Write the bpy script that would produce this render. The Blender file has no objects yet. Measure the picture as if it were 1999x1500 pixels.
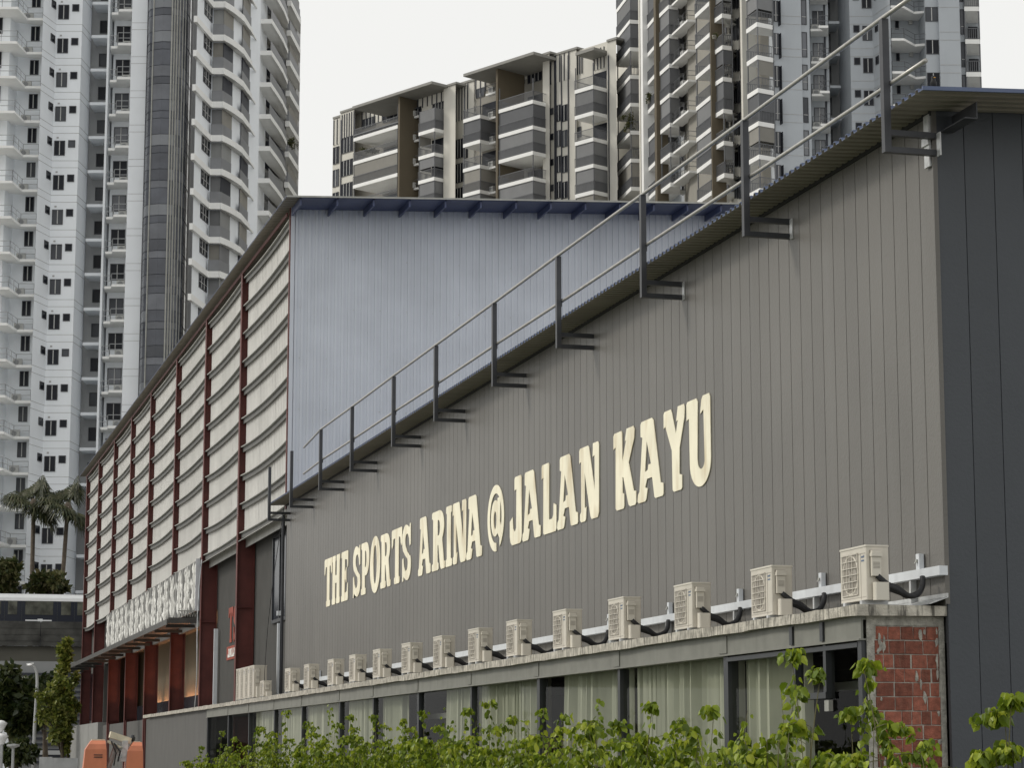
import bpy, math, random
from mathutils import Vector
R = random.Random(7)
SC = bpy.context.scene
COL = SC.collection
# ---------------------------------------------------------------- camera, sky, sun, exposure
FPX, IW, IH = 4600.0, 1999.0, 1500.0            # long lens, survey pixels of the picture
PITCH = math.atan(730 / FPX)
YAW = math.atan(1250 * math.cos(PITCH) / FPX)
EYE = Vector((0, 0, 1.6))
FW = Vector((math.sin(YAW) * math.cos(PITCH), math.cos(YAW) * math.cos(PITCH), math.sin(PITCH)))
RT = Vector((math.cos(YAW), -math.sin(YAW), 0))
UP = RT.cross(FW)
cam = bpy.data.cameras.new('camera')
cam.sensor_width = 36.0
cam.lens = FPX / IW * 36.0
cam.clip_start, cam.clip_end = 0.5, 4000
camo = bpy.data.objects.new('camera', cam)
COL.objects.link(camo)
camo.location = EYE
camo.rotation_euler = FW.to_track_quat('-Z', 'Y').to_euler()
SC.camera = camo

SUN_DIR = Vector((-1.0, 0.42, 0.85)).normalized()
world = bpy.data.worlds.new('World')
SC.world = world
world.use_nodes = True
wn, wl = world.node_tree.nodes, world.node_tree.links
bg = wn['Background']
sky = wn.new('ShaderNodeTexSky')
sky.sky_type = 'NISHITA'
sky.sun_disc = False
sky.sun_elevation = math.asin(SUN_DIR.z)
sky.sun_rotation = math.atan2(SUN_DIR.x, SUN_DIR.y)
sky.dust_density = 6.0
hs = wn.new('ShaderNodeHueSaturation')
hs.inputs['Saturation'].default_value = 0.1
mx = wn.new('ShaderNodeMixRGB')
mx.inputs['Fac'].default_value = 0.9
mx.inputs['Color2'].default_value = (9.2, 9.2, 9.0, 1)      # even cloud cover
wl.new(sky.outputs['Color'], hs.inputs['Color'])
wl.new(hs.outputs['Color'], mx.inputs['Color1'])
wl.new(mx.outputs['Color'], bg.inputs['Color'])
bg.inputs['Strength'].default_value = 0.1
sun = bpy.data.lights.new('sun', 'SUN')
sun.energy = 1.45
sun.angle = math.radians(11)
sun.color = (1.0, 0.95, 0.86)
suno = bpy.data.objects.new('sun', sun)
COL.objects.link(suno)
suno.rotation_euler = SUN_DIR.to_track_quat('Z', 'Y').to_euler()
suno.location = (-60, 40, 60)
SC.view_settings.view_transform = 'Standard'
SC.view_settings.look = 'None'
SC.view_settings.exposure = 0.06
SC.view_settings.gamma = 1.0
SC.view_settings.use_curve_mapping = False

# ---------------------------------------------------------------- helpers
def at(px, py, F):
    """point seen along a survey bearing at horizontal distance F in front of the camera"""
    d = FW + RT * ((px - IW / 2) / FPX) - UP * ((py - IH / 2) / FPX)
    h = math.sin(YAW) * d.x + math.cos(YAW) * d.y
    return EYE + d * (F / h)

def onx(px, py, X):
    d = FW + RT * ((px - IW / 2) / FPX) - UP * ((py - IH / 2) / FPX)
    return EYE + d * (X / d.x)

class MB:
    def __init__(s):
        s.v, s.f, s.m = [], [], []
    def add(s, vs, fs, mi=0):
        n = len(s.v)
        s.v += [tuple(v) for v in vs]
        for f in fs:
            s.f.append(tuple(i + n for i in f)); s.m.append(mi)
        return s
    def par(s, o, a, b, c, mi=0):
        o, a, b, c = Vector(o), Vector(a), Vector(b), Vector(c)
        if a.cross(b).dot(c) < 0:
            a, b = b, a
        vs = [o, o + a, o + a + b, o + b, o + c, o + a + c, o + a + b + c, o + b + c]
        return s.add(vs, [(0, 3, 2, 1), (4, 5, 6, 7), (0, 1, 5, 4), (1, 2, 6, 5), (2, 3, 7, 6), (3, 0, 4, 7)], mi)
    def box(s, x0, x1, y0, y1, z0, z1, mi=0):
        return s.par((x0, y0, z0), (x1 - x0, 0, 0), (0, y1 - y0, 0), (0, 0, z1 - z0), mi)
    def prism(s, poly, z0, z1, mi=0, mside=None):
        poly = [Vector((p[0], p[1])) for p in poly]
        ar = sum(poly[i].x * poly[(i + 1) % len(poly)].y - poly[(i + 1) % len(poly)].x * poly[i].y for i in range(len(poly)))
        if ar < 0:
            poly.reverse()
        n = len(poly)
        vs = [(p.x, p.y, z0) for p in poly] + [(p.x, p.y, z1) for p in poly]
        s.add(vs, [tuple(range(n - 1, -1, -1)), tuple(range(n, 2 * n))], mi)
        m = len(s.v) - 2 * n
        for i in range(n):
            j = (i + 1) % n
            s.f.append((m + i, m + j, m + n + j, m + n + i)); s.m.append(mi if mside is None else mside)
        return s
    def ring(s, poly, th, z0, z1, mi=0):
        """upright wall of thickness th along an open plan polyline"""
        for a, b in zip(poly[:-1], poly[1:]):
            a, b = Vector((a[0], a[1], 0)), Vector((b[0], b[1], 0))
            d = b - a
            if d.length < 1e-6:
                continue
            n = Vector((-d.y, d.x, 0)).normalized() * th
            e = d.normalized() * th * 0.5
            s.par(a - e - n * 0.5 + Vector((0, 0, z0)), d + e * 2, n, (0, 0, z1 - z0), mi)
        return s
    def tube(s, path, r, n=6, mi=0, r1=None):
        path = [Vector(p) for p in path]
        m0 = len(s.v)
        k = len(path)
        for i, p in enumerate(path):
            t = (path[min(i + 1, k - 1)] - path[max(i - 1, 0)]).normalized()
            a = t.cross(Vector((0, 0, 1)))
            if a.length < 0.05:
                a = t.cross(Vector((1, 0, 0)))
            a.normalize(); b = t.cross(a)
            rr = r if r1 is None else r + (r1 - r) * i / (k - 1)
            for j in range(n):
                w = 2 * math.pi * j / n
                s.v.append(tuple(p + a * (rr * math.cos(w)) + b * (rr * math.sin(w))))
        for i in range(k - 1):
            for j in range(n):
                q = (j + 1) % n
                s.f.append((m0 + i * n + j, m0 + (i + 1) * n + j, m0 + (i + 1) * n + q, m0 + i * n + q)); s.m.append(mi)
        s.f.append(tuple(m0 + j for j in range(n))); s.m.append(mi)
        s.f.append(tuple(m0 + (k - 1) * n + j for j in range(n - 1, -1, -1))); s.m.append(mi)
        return s
    def lathe(s, prof, c, axis='z', n=16, mi=0):
        m0 = len(s.v)
        for r, h in prof:
            for j in range(n):
                w = 2 * math.pi * j / n
                u, v = r * math.cos(w), r * math.sin(w)
                p = (u, v, h) if axis == 'z' else ((h, u, v) if axis == 'x' else (v, h, u))
                s.v.append((c[0] + p[0], c[1] + p[1], c[2] + p[2]))
        for i in range(len(prof) - 1):
            for j in range(n):
                q = (j + 1) % n
                s.f.append((m0 + i * n + j, m0 + i * n + q, m0 + (i + 1) * n + q, m0 + (i + 1) * n + j)); s.m.append(mi)
        return s
    def mesh(s, name, mats, smooth=False):
        me = bpy.data.meshes.new(name)
        me.from_pydata(s.v, [], s.f)
        for m in (mats if isinstance(mats, (list, tuple)) else [mats]):
            me.materials.append(m)
        me.polygons.foreach_set('material_index', s.m)
        if smooth:
            me.polygons.foreach_set('use_smooth', [True] * len(s.f))
        me.update()
        return me

def tag(o, label=None, cat=None, group=None, kind=None):
    for k, v in (('label', label), ('category', cat), ('group', group), ('kind', kind)):
        if v:
            o[k] = v
    return o

def link(name, data, parent=None, loc=(0, 0, 0), rz=0.0, mat=None):
    o = bpy.data.objects.new(name, data)
    COL.objects.link(o)
    o.location = loc
    o.rotation_euler = (0, 0, rz)
    if parent is not None:
        o.parent = parent
    if mat is not None:
        o.material_slots[0].link = 'OBJECT'
        o.material_slots[0].material = mat
    return o

def obj(name, mb, mats, parent=None, smooth=False, loc=(0, 0, 0), rz=0.0):
    return link(name, mb.mesh(name, mats, smooth), parent, loc, rz)

def thing(name, loc, label, cat, group=None, rz=0.0):
    o = link(name, None, None, loc, rz)
    return tag(o, label, cat, group)

def rel(mb, loc):
    """shift a builder so that its vertices are relative to loc"""
    mb.v = [(x - loc[0], y - loc[1], z - loc[2]) for x, y, z in mb.v]
    return mb

def wpart(name, mb, mats, root, smooth=False):
    """a part modelled in world coordinates under a root Empty"""
    return obj(name, rel(mb, root.location), mats, root, smooth)

# ---------------------------------------------------------------- materials
def mat(name, c, rough=0.6, var=0.12, scale=3.0, metal=0.0, bump=0.0, bscale=40.0, streak=0.0, sscale=(6, 6, 0.35),
        scol=None, spec=0.4, smin=0.5, smax=0.75, obj_rand=0.0, emit=None, es=0.0, dark=0.55):
    m = bpy.data.materials.new(name)
    m.use_nodes = True
    nt = m.node_tree; N = nt.nodes; L = nt.links
    b = N['Principled BSDF']
    b.inputs['Roughness'].default_value = rough
    b.inputs['Metallic'].default_value = metal
    b.inputs['Specular IOR Level'].default_value = spec
    geo = N.new('ShaderNodeNewGeometry')
    no = N.new('ShaderNodeTexNoise')
    no.inputs['Scale'].default_value = scale; no.inputs['Detail'].default_value = 5
    L.new(geo.outputs['Position'], no.inputs['Vector'])
    ra = N.new('ShaderNodeMapRange')
    ra.inputs['From Min'].default_value = 0.3; ra.inputs['From Max'].default_value = 0.7
    ra.inputs['To Min'].default_value = 1 - var; ra.inputs['To Max'].default_value = 1 + var
    L.new(no.outputs['Fac'], ra.inputs['Value'])
    fac = ra.outputs['Result']
    if obj_rand:
        oi = N.new('ShaderNodeObjectInfo')
        r2 = N.new('ShaderNodeMapRange')
        r2.inputs['To Min'].default_value = 1 - obj_rand; r2.inputs['To Max'].default_value = 1 + obj_rand
        L.new(oi.outputs['Random'], r2.inputs['Value'])
        mu = N.new('ShaderNodeMath'); mu.operation = 'MULTIPLY'
        L.new(fac, mu.inputs[0]); L.new(r2.outputs['Result'], mu.inputs[1])
        fac = mu.outputs['Value']
    vm = N.new('ShaderNodeVectorMath'); vm.operation = 'SCALE'
    vm.inputs[0].default_value = c[:3]
    L.new(fac, vm.inputs['Scale'])
    col = vm.outputs['Vector']
    if streak:
        mp = N.new('ShaderNodeMapping'); mp.inputs['Scale'].default_value = sscale
        L.new(geo.outputs['Position'], mp.inputs['Vector'])
        n2 = N.new('ShaderNodeTexNoise'); n2.inputs['Scale'].default_value = 1.0; n2.inputs['Detail'].default_value = 6
        L.new(mp.outputs['Vector'], n2.inputs['Vector'])
        rr = N.new('ShaderNodeMapRange')
        rr.inputs['From Min'].default_value = smin; rr.inputs['From Max'].default_value = smax
        rr.inputs['To Max'].default_value = streak
        L.new(n2.outputs['Fac'], rr.inputs['Value'])
        mi = N.new('ShaderNodeMixRGB')
        L.new(rr.outputs['Result'], mi.inputs['Fac'])
        L.new(col, mi.inputs['Color1'])
        sc = scol or tuple(x * dark for x in c[:3])
        mi.inputs['Color2'].default_value = (*sc, 1)
        col = mi.outputs['Color']
    L.new(col, b.inputs['Base Color'])
    if bump:
        n3 = N.new('ShaderNodeTexNoise'); n3.inputs['Scale'].default_value = bscale; n3.inputs['Detail'].default_value = 4
        L.new(geo.outputs['Position'], n3.inputs['Vector'])
        bp = N.new('ShaderNodeBump'); bp.inputs['Strength'].default_value = bump; bp.inputs['Distance'].default_value = 0.02
        L.new(n3.outputs['Fac'], bp.inputs['Height'])
        L.new(bp.outputs['Normal'], b.inputs['Normal'])
    if emit:
        b.inputs['Emission Color'].default_value = (*emit, 1)
        b.inputs['Emission Strength'].default_value = es
    return m

def glass_mat(name, tint, refl=0.08, rough=0.02):
    m = bpy.data.materials.new(name); m.use_nodes = True
    nt = m.node_tree; N = nt.nodes; L = nt.links
    for n in list(N):
        if n.type != 'OUTPUT_MATERIAL':
            N.remove(n)
    tr = N.new('ShaderNodeBsdfTransparent'); tr.inputs['Color'].default_value = (*tint, 1)
    gl = N.new('ShaderNodeBsdfGlossy'); gl.inputs['Roughness'].default_value = rough
    fr = N.new('ShaderNodeFresnel'); fr.inputs['IOR'].default_value = 1.22
    ad = N.new('ShaderNodeMath'); ad.operation = 'MULTIPLY_ADD'
    ad.inputs[1].default_value = 0.3; ad.inputs[2].default_value = refl
    mi = N.new('ShaderNodeMixShader')
    L.new(fr.outputs['Fac'], ad.inputs[0]); L.new(ad.outputs['Value'], mi.inputs['Fac'])
    L.new(tr.outputs['BSDF'], mi.inputs[1]); L.new(gl.outputs['BSDF'], mi.inputs[2])
    L.new(mi.outputs['Shader'], N['Material Output'].inputs['Surface'])
    return m

def leaf_mat(name, c, c2, rough=0.45, trans=0.35):
    m = bpy.data.materials.new(name); m.use_nodes = True
    nt = m.node_tree; N = nt.nodes; L = nt.links
    b = N['Principled BSDF']
    geo = N.new('ShaderNodeNewGeometry')
    no = N.new('ShaderNodeTexNoise'); no.inputs['Scale'].default_value = 5.0
    L.new(geo.outputs['Position'], no.inputs['Vector'])
    ad = N.new('ShaderNodeMath'); ad.operation = 'ADD'
    sb = N.new('ShaderNodeMath'); sb.operation = 'SUBTRACT'; sb.inputs[1].default_value = 0.5
    L.new(geo.outputs['Random Per Island'], ad.inputs[0]); L.new(no.outputs['Fac'], sb.inputs[0]); L.new(sb.outputs['Value'], ad.inputs[1])
    mi = N.new('ShaderNodeValToRGB')
    el = mi.color_ramp.elements
    el[0].position = 0.0; el[0].color = (*[x * 0.65 for x in c], 1)
    el[1].position = 0.35; el[1].color = (*c, 1)
    e3 = el.new(0.85); e3.color = (*c2, 1)
    e4 = el.new(0.97); e4.color = (c2[0] * 1.12, c2[1] * 1.02, c2[2] * 1.3, 1)
    L.new(ad.outputs['Value'], mi.inputs['Fac'])
    L.new(mi.outputs['Color'], b.inputs['Base Color'])
    b.inputs['Roughness'].default_value = rough
    b.inputs['Specular IOR Level'].default_value = 0.3
    tl = N.new('ShaderNodeBsdfTranslucent')
    L.new(mi.outputs['Color'], tl.inputs['Color'])
    ms = N.new('ShaderNodeMixShader'); ms.inputs['Fac'].default_value = trans
    L.new(b.outputs['BSDF'], ms.inputs[1]); L.new(tl.outputs['BSDF'], ms.inputs[2])
    L.new(ms.outputs['Shader'], N['Material Output'].inputs['Surface'])
    return m

M = {}
M['panel'] = mat('grey_wall_panel', (0.138, 0.131, 0.119), 0.42, 0.09, 0.35, bump=0.25, bscale=25, obj_rand=0.05, streak=0.4, sscale=(5, 5, 0.35), scol=(0.17, 0.165, 0.155), smin=0.52, smax=0.8)
M['panel_end'] = mat('charcoal_end_panel', (0.062, 0.069, 0.079), 0.5, 0.05, 1.2, bump=0.2, bscale=25, obj_rand=0.04)
M['dark'] = mat('dark_joint', (0.03, 0.03, 0.03), 0.8, 0.1)
M['roofblue'] = mat('blue_roof_sheet', (0.10, 0.13, 0.22), 0.45, 0.1, 2.0)
M['soffit'] = mat('beige_sheet_underside', (0.24, 0.22, 0.18), 0.55, 0.08, 1.5, streak=0.2)
M['post'] = mat('dark_grey_steel', (0.045, 0.047, 0.053), 0.45, 0.15, 4, streak=0.15, scol=(0.12, 0.12, 0.12))
M['pipe'] = mat('galvanised_pipe', (0.42, 0.41, 0.38), 0.4, 0.15, 9, metal=0.55)
M['galv'] = mat('galvanised_steel', (0.55, 0.56, 0.56), 0.45, 0.18, 8, metal=0.35)
M['white_trunk'] = mat('white_metal_trunking', (0.66, 0.69, 0.72), 0.4, 0.06, 5, streak=0.2, sscale=(5, 5, 1))
M['bluewall'] = mat('pale_blue_sheet', (0.61, 0.64, 0.69), 0.5, 0.06, 0.8, obj_rand=0.03, streak=0.12, sscale=(5, 5, 0.2), dark=0.8)
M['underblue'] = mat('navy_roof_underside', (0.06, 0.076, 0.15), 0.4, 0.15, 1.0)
M['white_clad'] = mat('off_white_cladding', (0.68, 0.67, 0.64), 0.6, 0.07, 0.7, obj_rand=0.04, streak=0.25, sscale=(2, 2, 0.15), dark=0.75)
M['red'] = mat('red_oxide_steel', (0.115, 0.030, 0.025), 0.55, 0.2, 2.0, streak=0.3, sscale=(4, 4, 0.5))
M['purlin'] = mat('grey_purlin_steel', (0.38, 0.38, 0.35), 0.5, 0.12, 3, metal=0.2, streak=0.3)
M['grey_render'] = mat('grey_render', (0.105, 0.103, 0.097), 0.75, 0.08, 1.2, bump=0.2, streak=0.25, sscale=(2, 2, 0.25))
M['grey_light'] = mat('light_grey_render', (0.27, 0.27, 0.258), 0.8, 0.07, 1.0, bump=0.2, streak=0.25, sscale=(2, 2, 0.25))
M['slab'] = mat('weathered_concrete_slab', (0.47, 0.44, 0.38), 0.9, 0.3, 6.0, bump=0.8, bscale=30, streak=0.9, sscale=(17, 17, 3.0), dark=0.18, smin=0.48, smax=0.66)
M['conc'] = mat('concrete', (0.30, 0.29, 0.26), 0.85, 0.2, 3.0, bump=0.5, streak=0.4)
M['beam'] = mat('painted_grey_beam', (0.2, 0.2, 0.175), 0.55, 0.12, 3.0, streak=0.3)
M['mullion'] = mat('dark_aluminium', (0.035, 0.038, 0.042), 0.4, 0.1)
M['glass'] = glass_mat('clear_glazing', (0.86, 0.87, 0.83), 0.012)
M['curtain'] = mat('sheer_green_curtain', (0.46, 0.47, 0.39), 0.9, 0.05, 2.0, streak=0.6, sscale=(1, 9, 0.15), dark=0.7)  # darker vertical streaks put the shading of the folds into the colour
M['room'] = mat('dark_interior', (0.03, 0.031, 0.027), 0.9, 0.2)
M['ac'] = mat('ivory_ac_casing', (0.60, 0.56, 0.485), 0.45, 0.05, 5.0, obj_rand=0.07, streak=0.1, sscale=(8, 8, 2))
M['ac2'] = mat('ivory_ac_plastic', (0.66, 0.62, 0.54), 0.4, 0.03, obj_rand=0.05)
M['fan'] = mat('dark_fan_cavity', (0.27, 0.245, 0.21), 0.7, 0.15, 9)
M['blade'] = mat('grey_fan_blade', (0.33, 0.30, 0.26), 0.5, 0.1)
M['rubber'] = mat('black_rubber', (0.02, 0.02, 0.022), 0.55, 0.2, 8)
M['ink'] = mat('blue_grey_print', (0.12, 0.17, 0.26), 0.6, 0.1)
M['web'] = mat('shaded_purlin_web', (0.12, 0.12, 0.112), 0.6, 0.12, 3)  # shade below the purlin lip is put into this darker grey
M['letter'] = mat('cream_sign_board', (0.94, 0.885, 0.69), 0.5, 0.08, 1.6, streak=0.8, sscale=(3, 2.5, 0.8), scol=(0.58, 0.46, 0.28))
M['brick'] = mat('red_clay_block', (0.25, 0.086, 0.057), 0.85, 0.35, 14, bump=0.8, bscale=60, obj_rand=0.3, streak=0.4, sscale=(40, 40, 3), scol=(0.19, 0.12, 0.09))
M['mortar'] = mat('rough_mortar', (0.38, 0.365, 0.325), 0.95, 0.3, 12, bump=1.0, bscale=40, streak=0.4, sscale=(6, 6, 2))
M['lattice'] = mat('white_carved_panel', (0.66, 0.655, 0.62), 0.5, 0.08, 3)
M['lat_back'] = mat('grey_panel_backing', (0.12, 0.12, 0.115), 0.7, 0.1, 3)
M['awning'] = mat('dark_awning_sheet', (0.075, 0.073, 0.068), 0.5, 0.2, 2)
M['signred'] = mat('red_sign_paint', (0.30, 0.05, 0.025), 0.5, 0.15, 3)
M['signwhite'] = mat('white_sign_paint', (0.8, 0.8, 0.76), 0.5, 0.05)
M['beigewall'] = mat('olive_beige_plaster', (0.22, 0.21, 0.155), 0.85, 0.06, 1)
M['cove'] = mat('warm_cove_lamp', (1, 0.6, 0.35), 0.5, 0.0, emit=(1.0, 0.42, 0.2), es=26.0)
M['bluglass'] = mat('dark_blue_glass', (0.02, 0.024, 0.032), 0.15, 0.2, 1.0, spec=0.12)
# far buildings
M['t1white'] = mat('tower_white_paint', (0.86, 0.89, 0.92), 0.75, 0.03, 0.4, streak=0.12, sscale=(1.2, 1.2, 0.12), dark=0.75)
M['t1grey'] = mat('tower_grey_paint', (0.47, 0.475, 0.475), 0.75, 0.04, 0.4, streak=0.15, sscale=(1.2, 1.2, 0.12))
M['groove'] = mat('facade_groove', (0.42, 0.42, 0.41), 0.8, 0.1)
M['wframe'] = mat('dark_window_frame', (0.06, 0.062, 0.068), 0.5, 0.1)
M['wglass'] = mat('dark_window_glass', (0.016, 0.018, 0.024), 0.12, 0.3, 0.5, spec=0.15)
M['wglass2'] = mat('curtained_window_glass', (0.075, 0.08, 0.09), 0.15, 0.2, 0.5, spec=0.2)
M['wlight'] = mat('pale_window_rail', (0.50, 0.50, 0.49), 0.5, 0.05)
M['curt1'] = mat('bay_glass_dark', (0.07, 0.075, 0.09), 0.14, 0.25, 0.6, spec=0.5, obj_rand=0.25)
M['curt2'] = mat('bay_glass_curtained', (0.12, 0.126, 0.142), 0.2, 0.2, 0.6, spec=0.5, obj_rand=0.2)
M['curt3'] = mat('bay_glass_spandrel', (0.19, 0.20, 0.215), 0.25, 0.1, 0.6, spec=0.5)
M['white_rail'] = mat('grey_steel_rail', (0.40, 0.41, 0.42), 0.5, 0.05)
M['rail'] = mat('grey_balcony_rail', (0.145, 0.15, 0.16), 0.5, 0.1)
M['blindA'] = mat('grey_roller_blind', (0.19, 0.193, 0.197), 0.8, 0.05, 1.0, obj_rand=0.15)
M['blindB'] = mat('taupe_roller_blind', (0.26, 0.25, 0.225), 0.8, 0.05, 1.0, obj_rand=0.12)
M['blindC'] = mat('light_grey_mesh_screen', (0.30, 0.305, 0.30), 0.7, 0.05, 1.0, obj_rand=0.1)
M['blindD'] = mat('charcoal_roller_blind', (0.13, 0.134, 0.142), 0.8, 0.05, 1.0, obj_rand=0.15)
M['railmesh'] = mat('mesh_balcony_panel', (0.22, 0.225, 0.235), 0.5, 0.08, 1.0)
M['cream'] = mat('cream_facade_paint', (0.62, 0.60, 0.54), 0.8, 0.04, 0.5, streak=0.12, sscale=(1, 1, 0.12))
M['t3grey'] = mat('pale_blue_grey_facade', (0.45, 0.48, 0.51), 0.8, 0.04, 0.4, streak=0.14, sscale=(1, 1, 0.12))
M['t3dark'] = mat('mid_grey_facade', (0.27, 0.275, 0.275), 0.8, 0.05, 0.5, streak=0.15, sscale=(1, 1, 0.12))
M['taupe'] = mat('taupe_facade', (0.30, 0.285, 0.25), 0.8, 0.05, 0.5, streak=0.12, sscale=(1, 1, 0.12))
M['brown'] = mat('ochre_brown_fin', (0.125, 0.103, 0.07), 0.75, 0.06, 0.6)
M['band'] = mat('white_balcony_edge', (0.86, 0.86, 0.84), 0.7, 0.03, 0.8, streak=0.15, sscale=(1.5, 1.5, 0.4), dark=0.75)
M['roofsof'] = mat('grey_canopy_roof', (0.26, 0.255, 0.235), 0.7, 0.08, 1.0)
M['strip'] = mat('dark_vertical_strip', (0.035, 0.038, 0.05), 0.5, 0.1)
M['condenser'] = mat('white_condenser', (0.46, 0.46, 0.44), 0.5, 0.1, 2)
# ground, trees, transit
M['ground'] = mat('paved_ground', (0.24, 0.235, 0.22), 0.9, 0.25, 0.8, bump=0.4, bscale=20)
M['grassm'] = mat('grass_verge', (0.05, 0.075, 0.025), 0.95, 0.4, 1.5, bump=0.8, bscale=30)
M['leaf'] = leaf_mat('bright_vine_leaf', (0.12, 0.18, 0.012), (0.32, 0.39, 0.03), 0.4, 0.35)
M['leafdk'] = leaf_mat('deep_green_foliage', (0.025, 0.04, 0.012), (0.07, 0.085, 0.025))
M['leaflt'] = leaf_mat('fresh_green_foliage', (0.095, 0.125, 0.02), (0.24, 0.26, 0.055))
M['leafbush'] = leaf_mat('olive_bush_foliage', (0.05, 0.065, 0.02), (0.13, 0.125, 0.05))
M['palmleaf'] = leaf_mat('grey_green_palm_frond', (0.03, 0.04, 0.016), (0.10, 0.105, 0.05), 0.5, 0.2)
M['bark'] = mat('brown_bark', (0.10, 0.08, 0.06), 0.9, 0.3, 5, bump=0.8)
M['stem'] = mat('green_brown_stem', (0.13, 0.12, 0.055), 0.7, 0.2, 8)
M['viaduct'] = mat('stained_viaduct_concrete', (0.07, 0.069, 0.063), 0.9, 0.4, 1.0, bump=0.4, streak=0.9, sscale=(0.8, 0.8, 0.6), dark=0.3)
M['girder'] = mat('viaduct_girder_concrete', (0.115, 0.11, 0.092), 0.9, 0.1, 0.5, streak=0.3, sscale=(0.5, 0.5, 0.2))
M['navy'] = mat('navy_train_body', (0.014, 0.018, 0.03), 0.35, 0.1, 1)
M['trainwhite'] = mat('white_train_roof', (0.85, 0.86, 0.86), 0.4, 0.03)
M['trainglass'] = mat('tinted_train_window', (0.09, 0.092, 0.075), 0.2, 0.6, 1.5, spec=0.25)
M['orange'] = mat('orange_machine_paint', (0.62, 0.21, 0.11), 0.45, 0.08, 3, streak=0.2)
M['creamp'] = mat('cream_machine_paint', (0.66, 0.60, 0.46), 0.5, 0.12, 6, streak=0.3)
M['lampgrey'] = mat('grey_lamp_post', (0.42, 0.43, 0.43), 0.5, 0.1)
M['bird'] = mat('black_feathers', (0.012, 0.012, 0.014), 0.6, 0.3, 30)
M['beak'] = mat('orange_beak', (0.6, 0.3, 0.05), 0.5, 0.1)
# ================================================================ ground
def sheet(name, x0, x1, y0, y1, z, m):
    o = obj(name, MB().add([(x0, y0, z), (x1, y0, z), (x1, y1, z), (x0, y1, z)], [(0, 1, 2, 3)]), m)
    return tag(o, kind='structure')
sheet('ground', -1500, 1500, -200, 3000, 0.0, M['ground'])
sheet('grass_verge', -4, 10.9, 8, 58, 0.006, M['grassm'])

# ================================================================ sports hall (grey panelled wall)
WX, WY0, WY1 = 12.70, 26.70, 75.60
hall = thing('sports_hall', (WX, WY0, 0), 'low hall clad in grey vertical wall panels with a blue corrugated roof', 'building')
ZW0, ZW1 = 3.45, 9.74
wpart('wall_core', MB().box(WX + 0.05, WX + 0.12, WY0 + 0.1, WY1, 3.0, ZW1 - 0.1), M['dark'], hall)
wpart('wall_core', MB().box(WX + 0.12, WX + 16, WY0 + 0.06, WY0 + 0.14, 0, ZW1 - 0.05), M['dark'], hall)
pw = 0.41
def panel_mesh(w, z0, z1, m, b=0.006, g=0.003):
    mb = MB()
    # face with chamfered long edges, local: y along wall, -x outward
    ys = [g, g + b, w - g - b, w - g]
    xs = [0.02, 0.0, 0.0, 0.02]
    for i in range(3):
        mb.add([(xs[i], ys[i], z0), (xs[i + 1], ys[i + 1], z0), (xs[i + 1], ys[i + 1], z1), (xs[i], ys[i], z1)], [(3, 2, 1, 0)])
    mb.add([(0.06, g, z0), (0.02, g, z0), (0.02, g, z1), (0.06, g, z1)], [(3, 2, 1, 0)])
    mb.add([(0.02, w - g, z0), (0.06, w - g, z0), (0.06, w - g, z1), (0.02, w - g, z1)], [(3, 2, 1, 0)])
    return mb.mesh('wall_panel', m)
pm = panel_mesh(pw, ZW0, ZW1, M['panel'])
n = int((WY1 - WY0) / pw)
for i in range(n):
    link('wall_panel', pm, hall, (0, i * pw + 0.02, 0))
pe = panel_mesh(pw, 0.0, ZW1 + 0.05, M['panel_end'], 0.004, 0.0015)
for i in range(30):
    o = link('end_panel', pe, hall, (0.02 + i * pw + pw, 0.0, 0), math.pi / 2)
wpart('corner_trim', MB().box(WX - 0.012, WX + 0.05, WY0 - 0.012, WY0 + 0.025, 3.47, ZW1), M['panel'], hall)
# roof sheets: trapezoid ribs running up the slope
EX, EZ, RS = 12.12, 9.70, 0.045
def roof_sheet(w, ribs, x0, x1, z0, slope, mats, th=0.05, rh=0.045):
    mb = MB()
    p = w / ribs
    prof = []
    for k in range(ribs):
        y = k * p
        prof += [(y, 0), (y + p * 0.5, 0), (y + p * 0.6, rh), (y + p * 0.9, rh)]
    prof.append((w, 0))
    for (ya, za), (yb, zb) in zip(prof[:-1], prof[1:]):
        for dz, mi, fl in ((0.0, 1, True), (th * 0.16 + 0.004, 0, False)):
            v = [(x0, ya, z0 + za + dz), (x1, ya, z0 + za + dz + slope * (x1 - x0)), (x1, yb, z0 + zb + dz + slope * (x1 - x0)), (x0, yb, z0 + zb + dz)]
            mb.add(v, [(3, 2, 1, 0) if fl else (0, 1, 2, 3)], mi)
        d = th * 0.16 + 0.004
        mb.add([(x0, ya, z0 + za), (x0, ya, z0 + za + d), (x0, yb, z0 + zb + d), (x0, yb, z0 + zb)], [(0, 1, 2, 3)], 0)
    return mb.mesh('roof_sheet', mats)
rs = roof_sheet(1.0, 5, 0, 15.5, 0, RS, [M['roofblue'], M['soffit']])
for i in range(50):
    link('roof_sheet', rs, hall, (EX - WX, 25.75 - WY0 + i * 1.0, EZ))
# verge trim, end purlin stub, eave closure
wpart('verge_trim', MB().par((EX, 25.72, EZ + 0.0), (15.5, 0, RS * 15.5), (0, 0.026, 0), (0, 0, 0.05)), M['roofblue'], hall)
wpart('purlin_stub', MB().par((WX + 0.26, 25.98, 9.46), (0.015, 0, 0), (0, 0.7, 0), (0, 0, 0.22)).par((WX + 0.10, 25.98, 9.46), (0.16, 0, 0), (0, 0.7, 0), (0, 0, 0.015)), M['post'], hall)
wpart('eave_strip', MB().box(WX - 0.03, WX + 0.05, WY0, WY1, ZW1 - 0.06, ZW1 + 0.01), M['dark'], hall)
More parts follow.
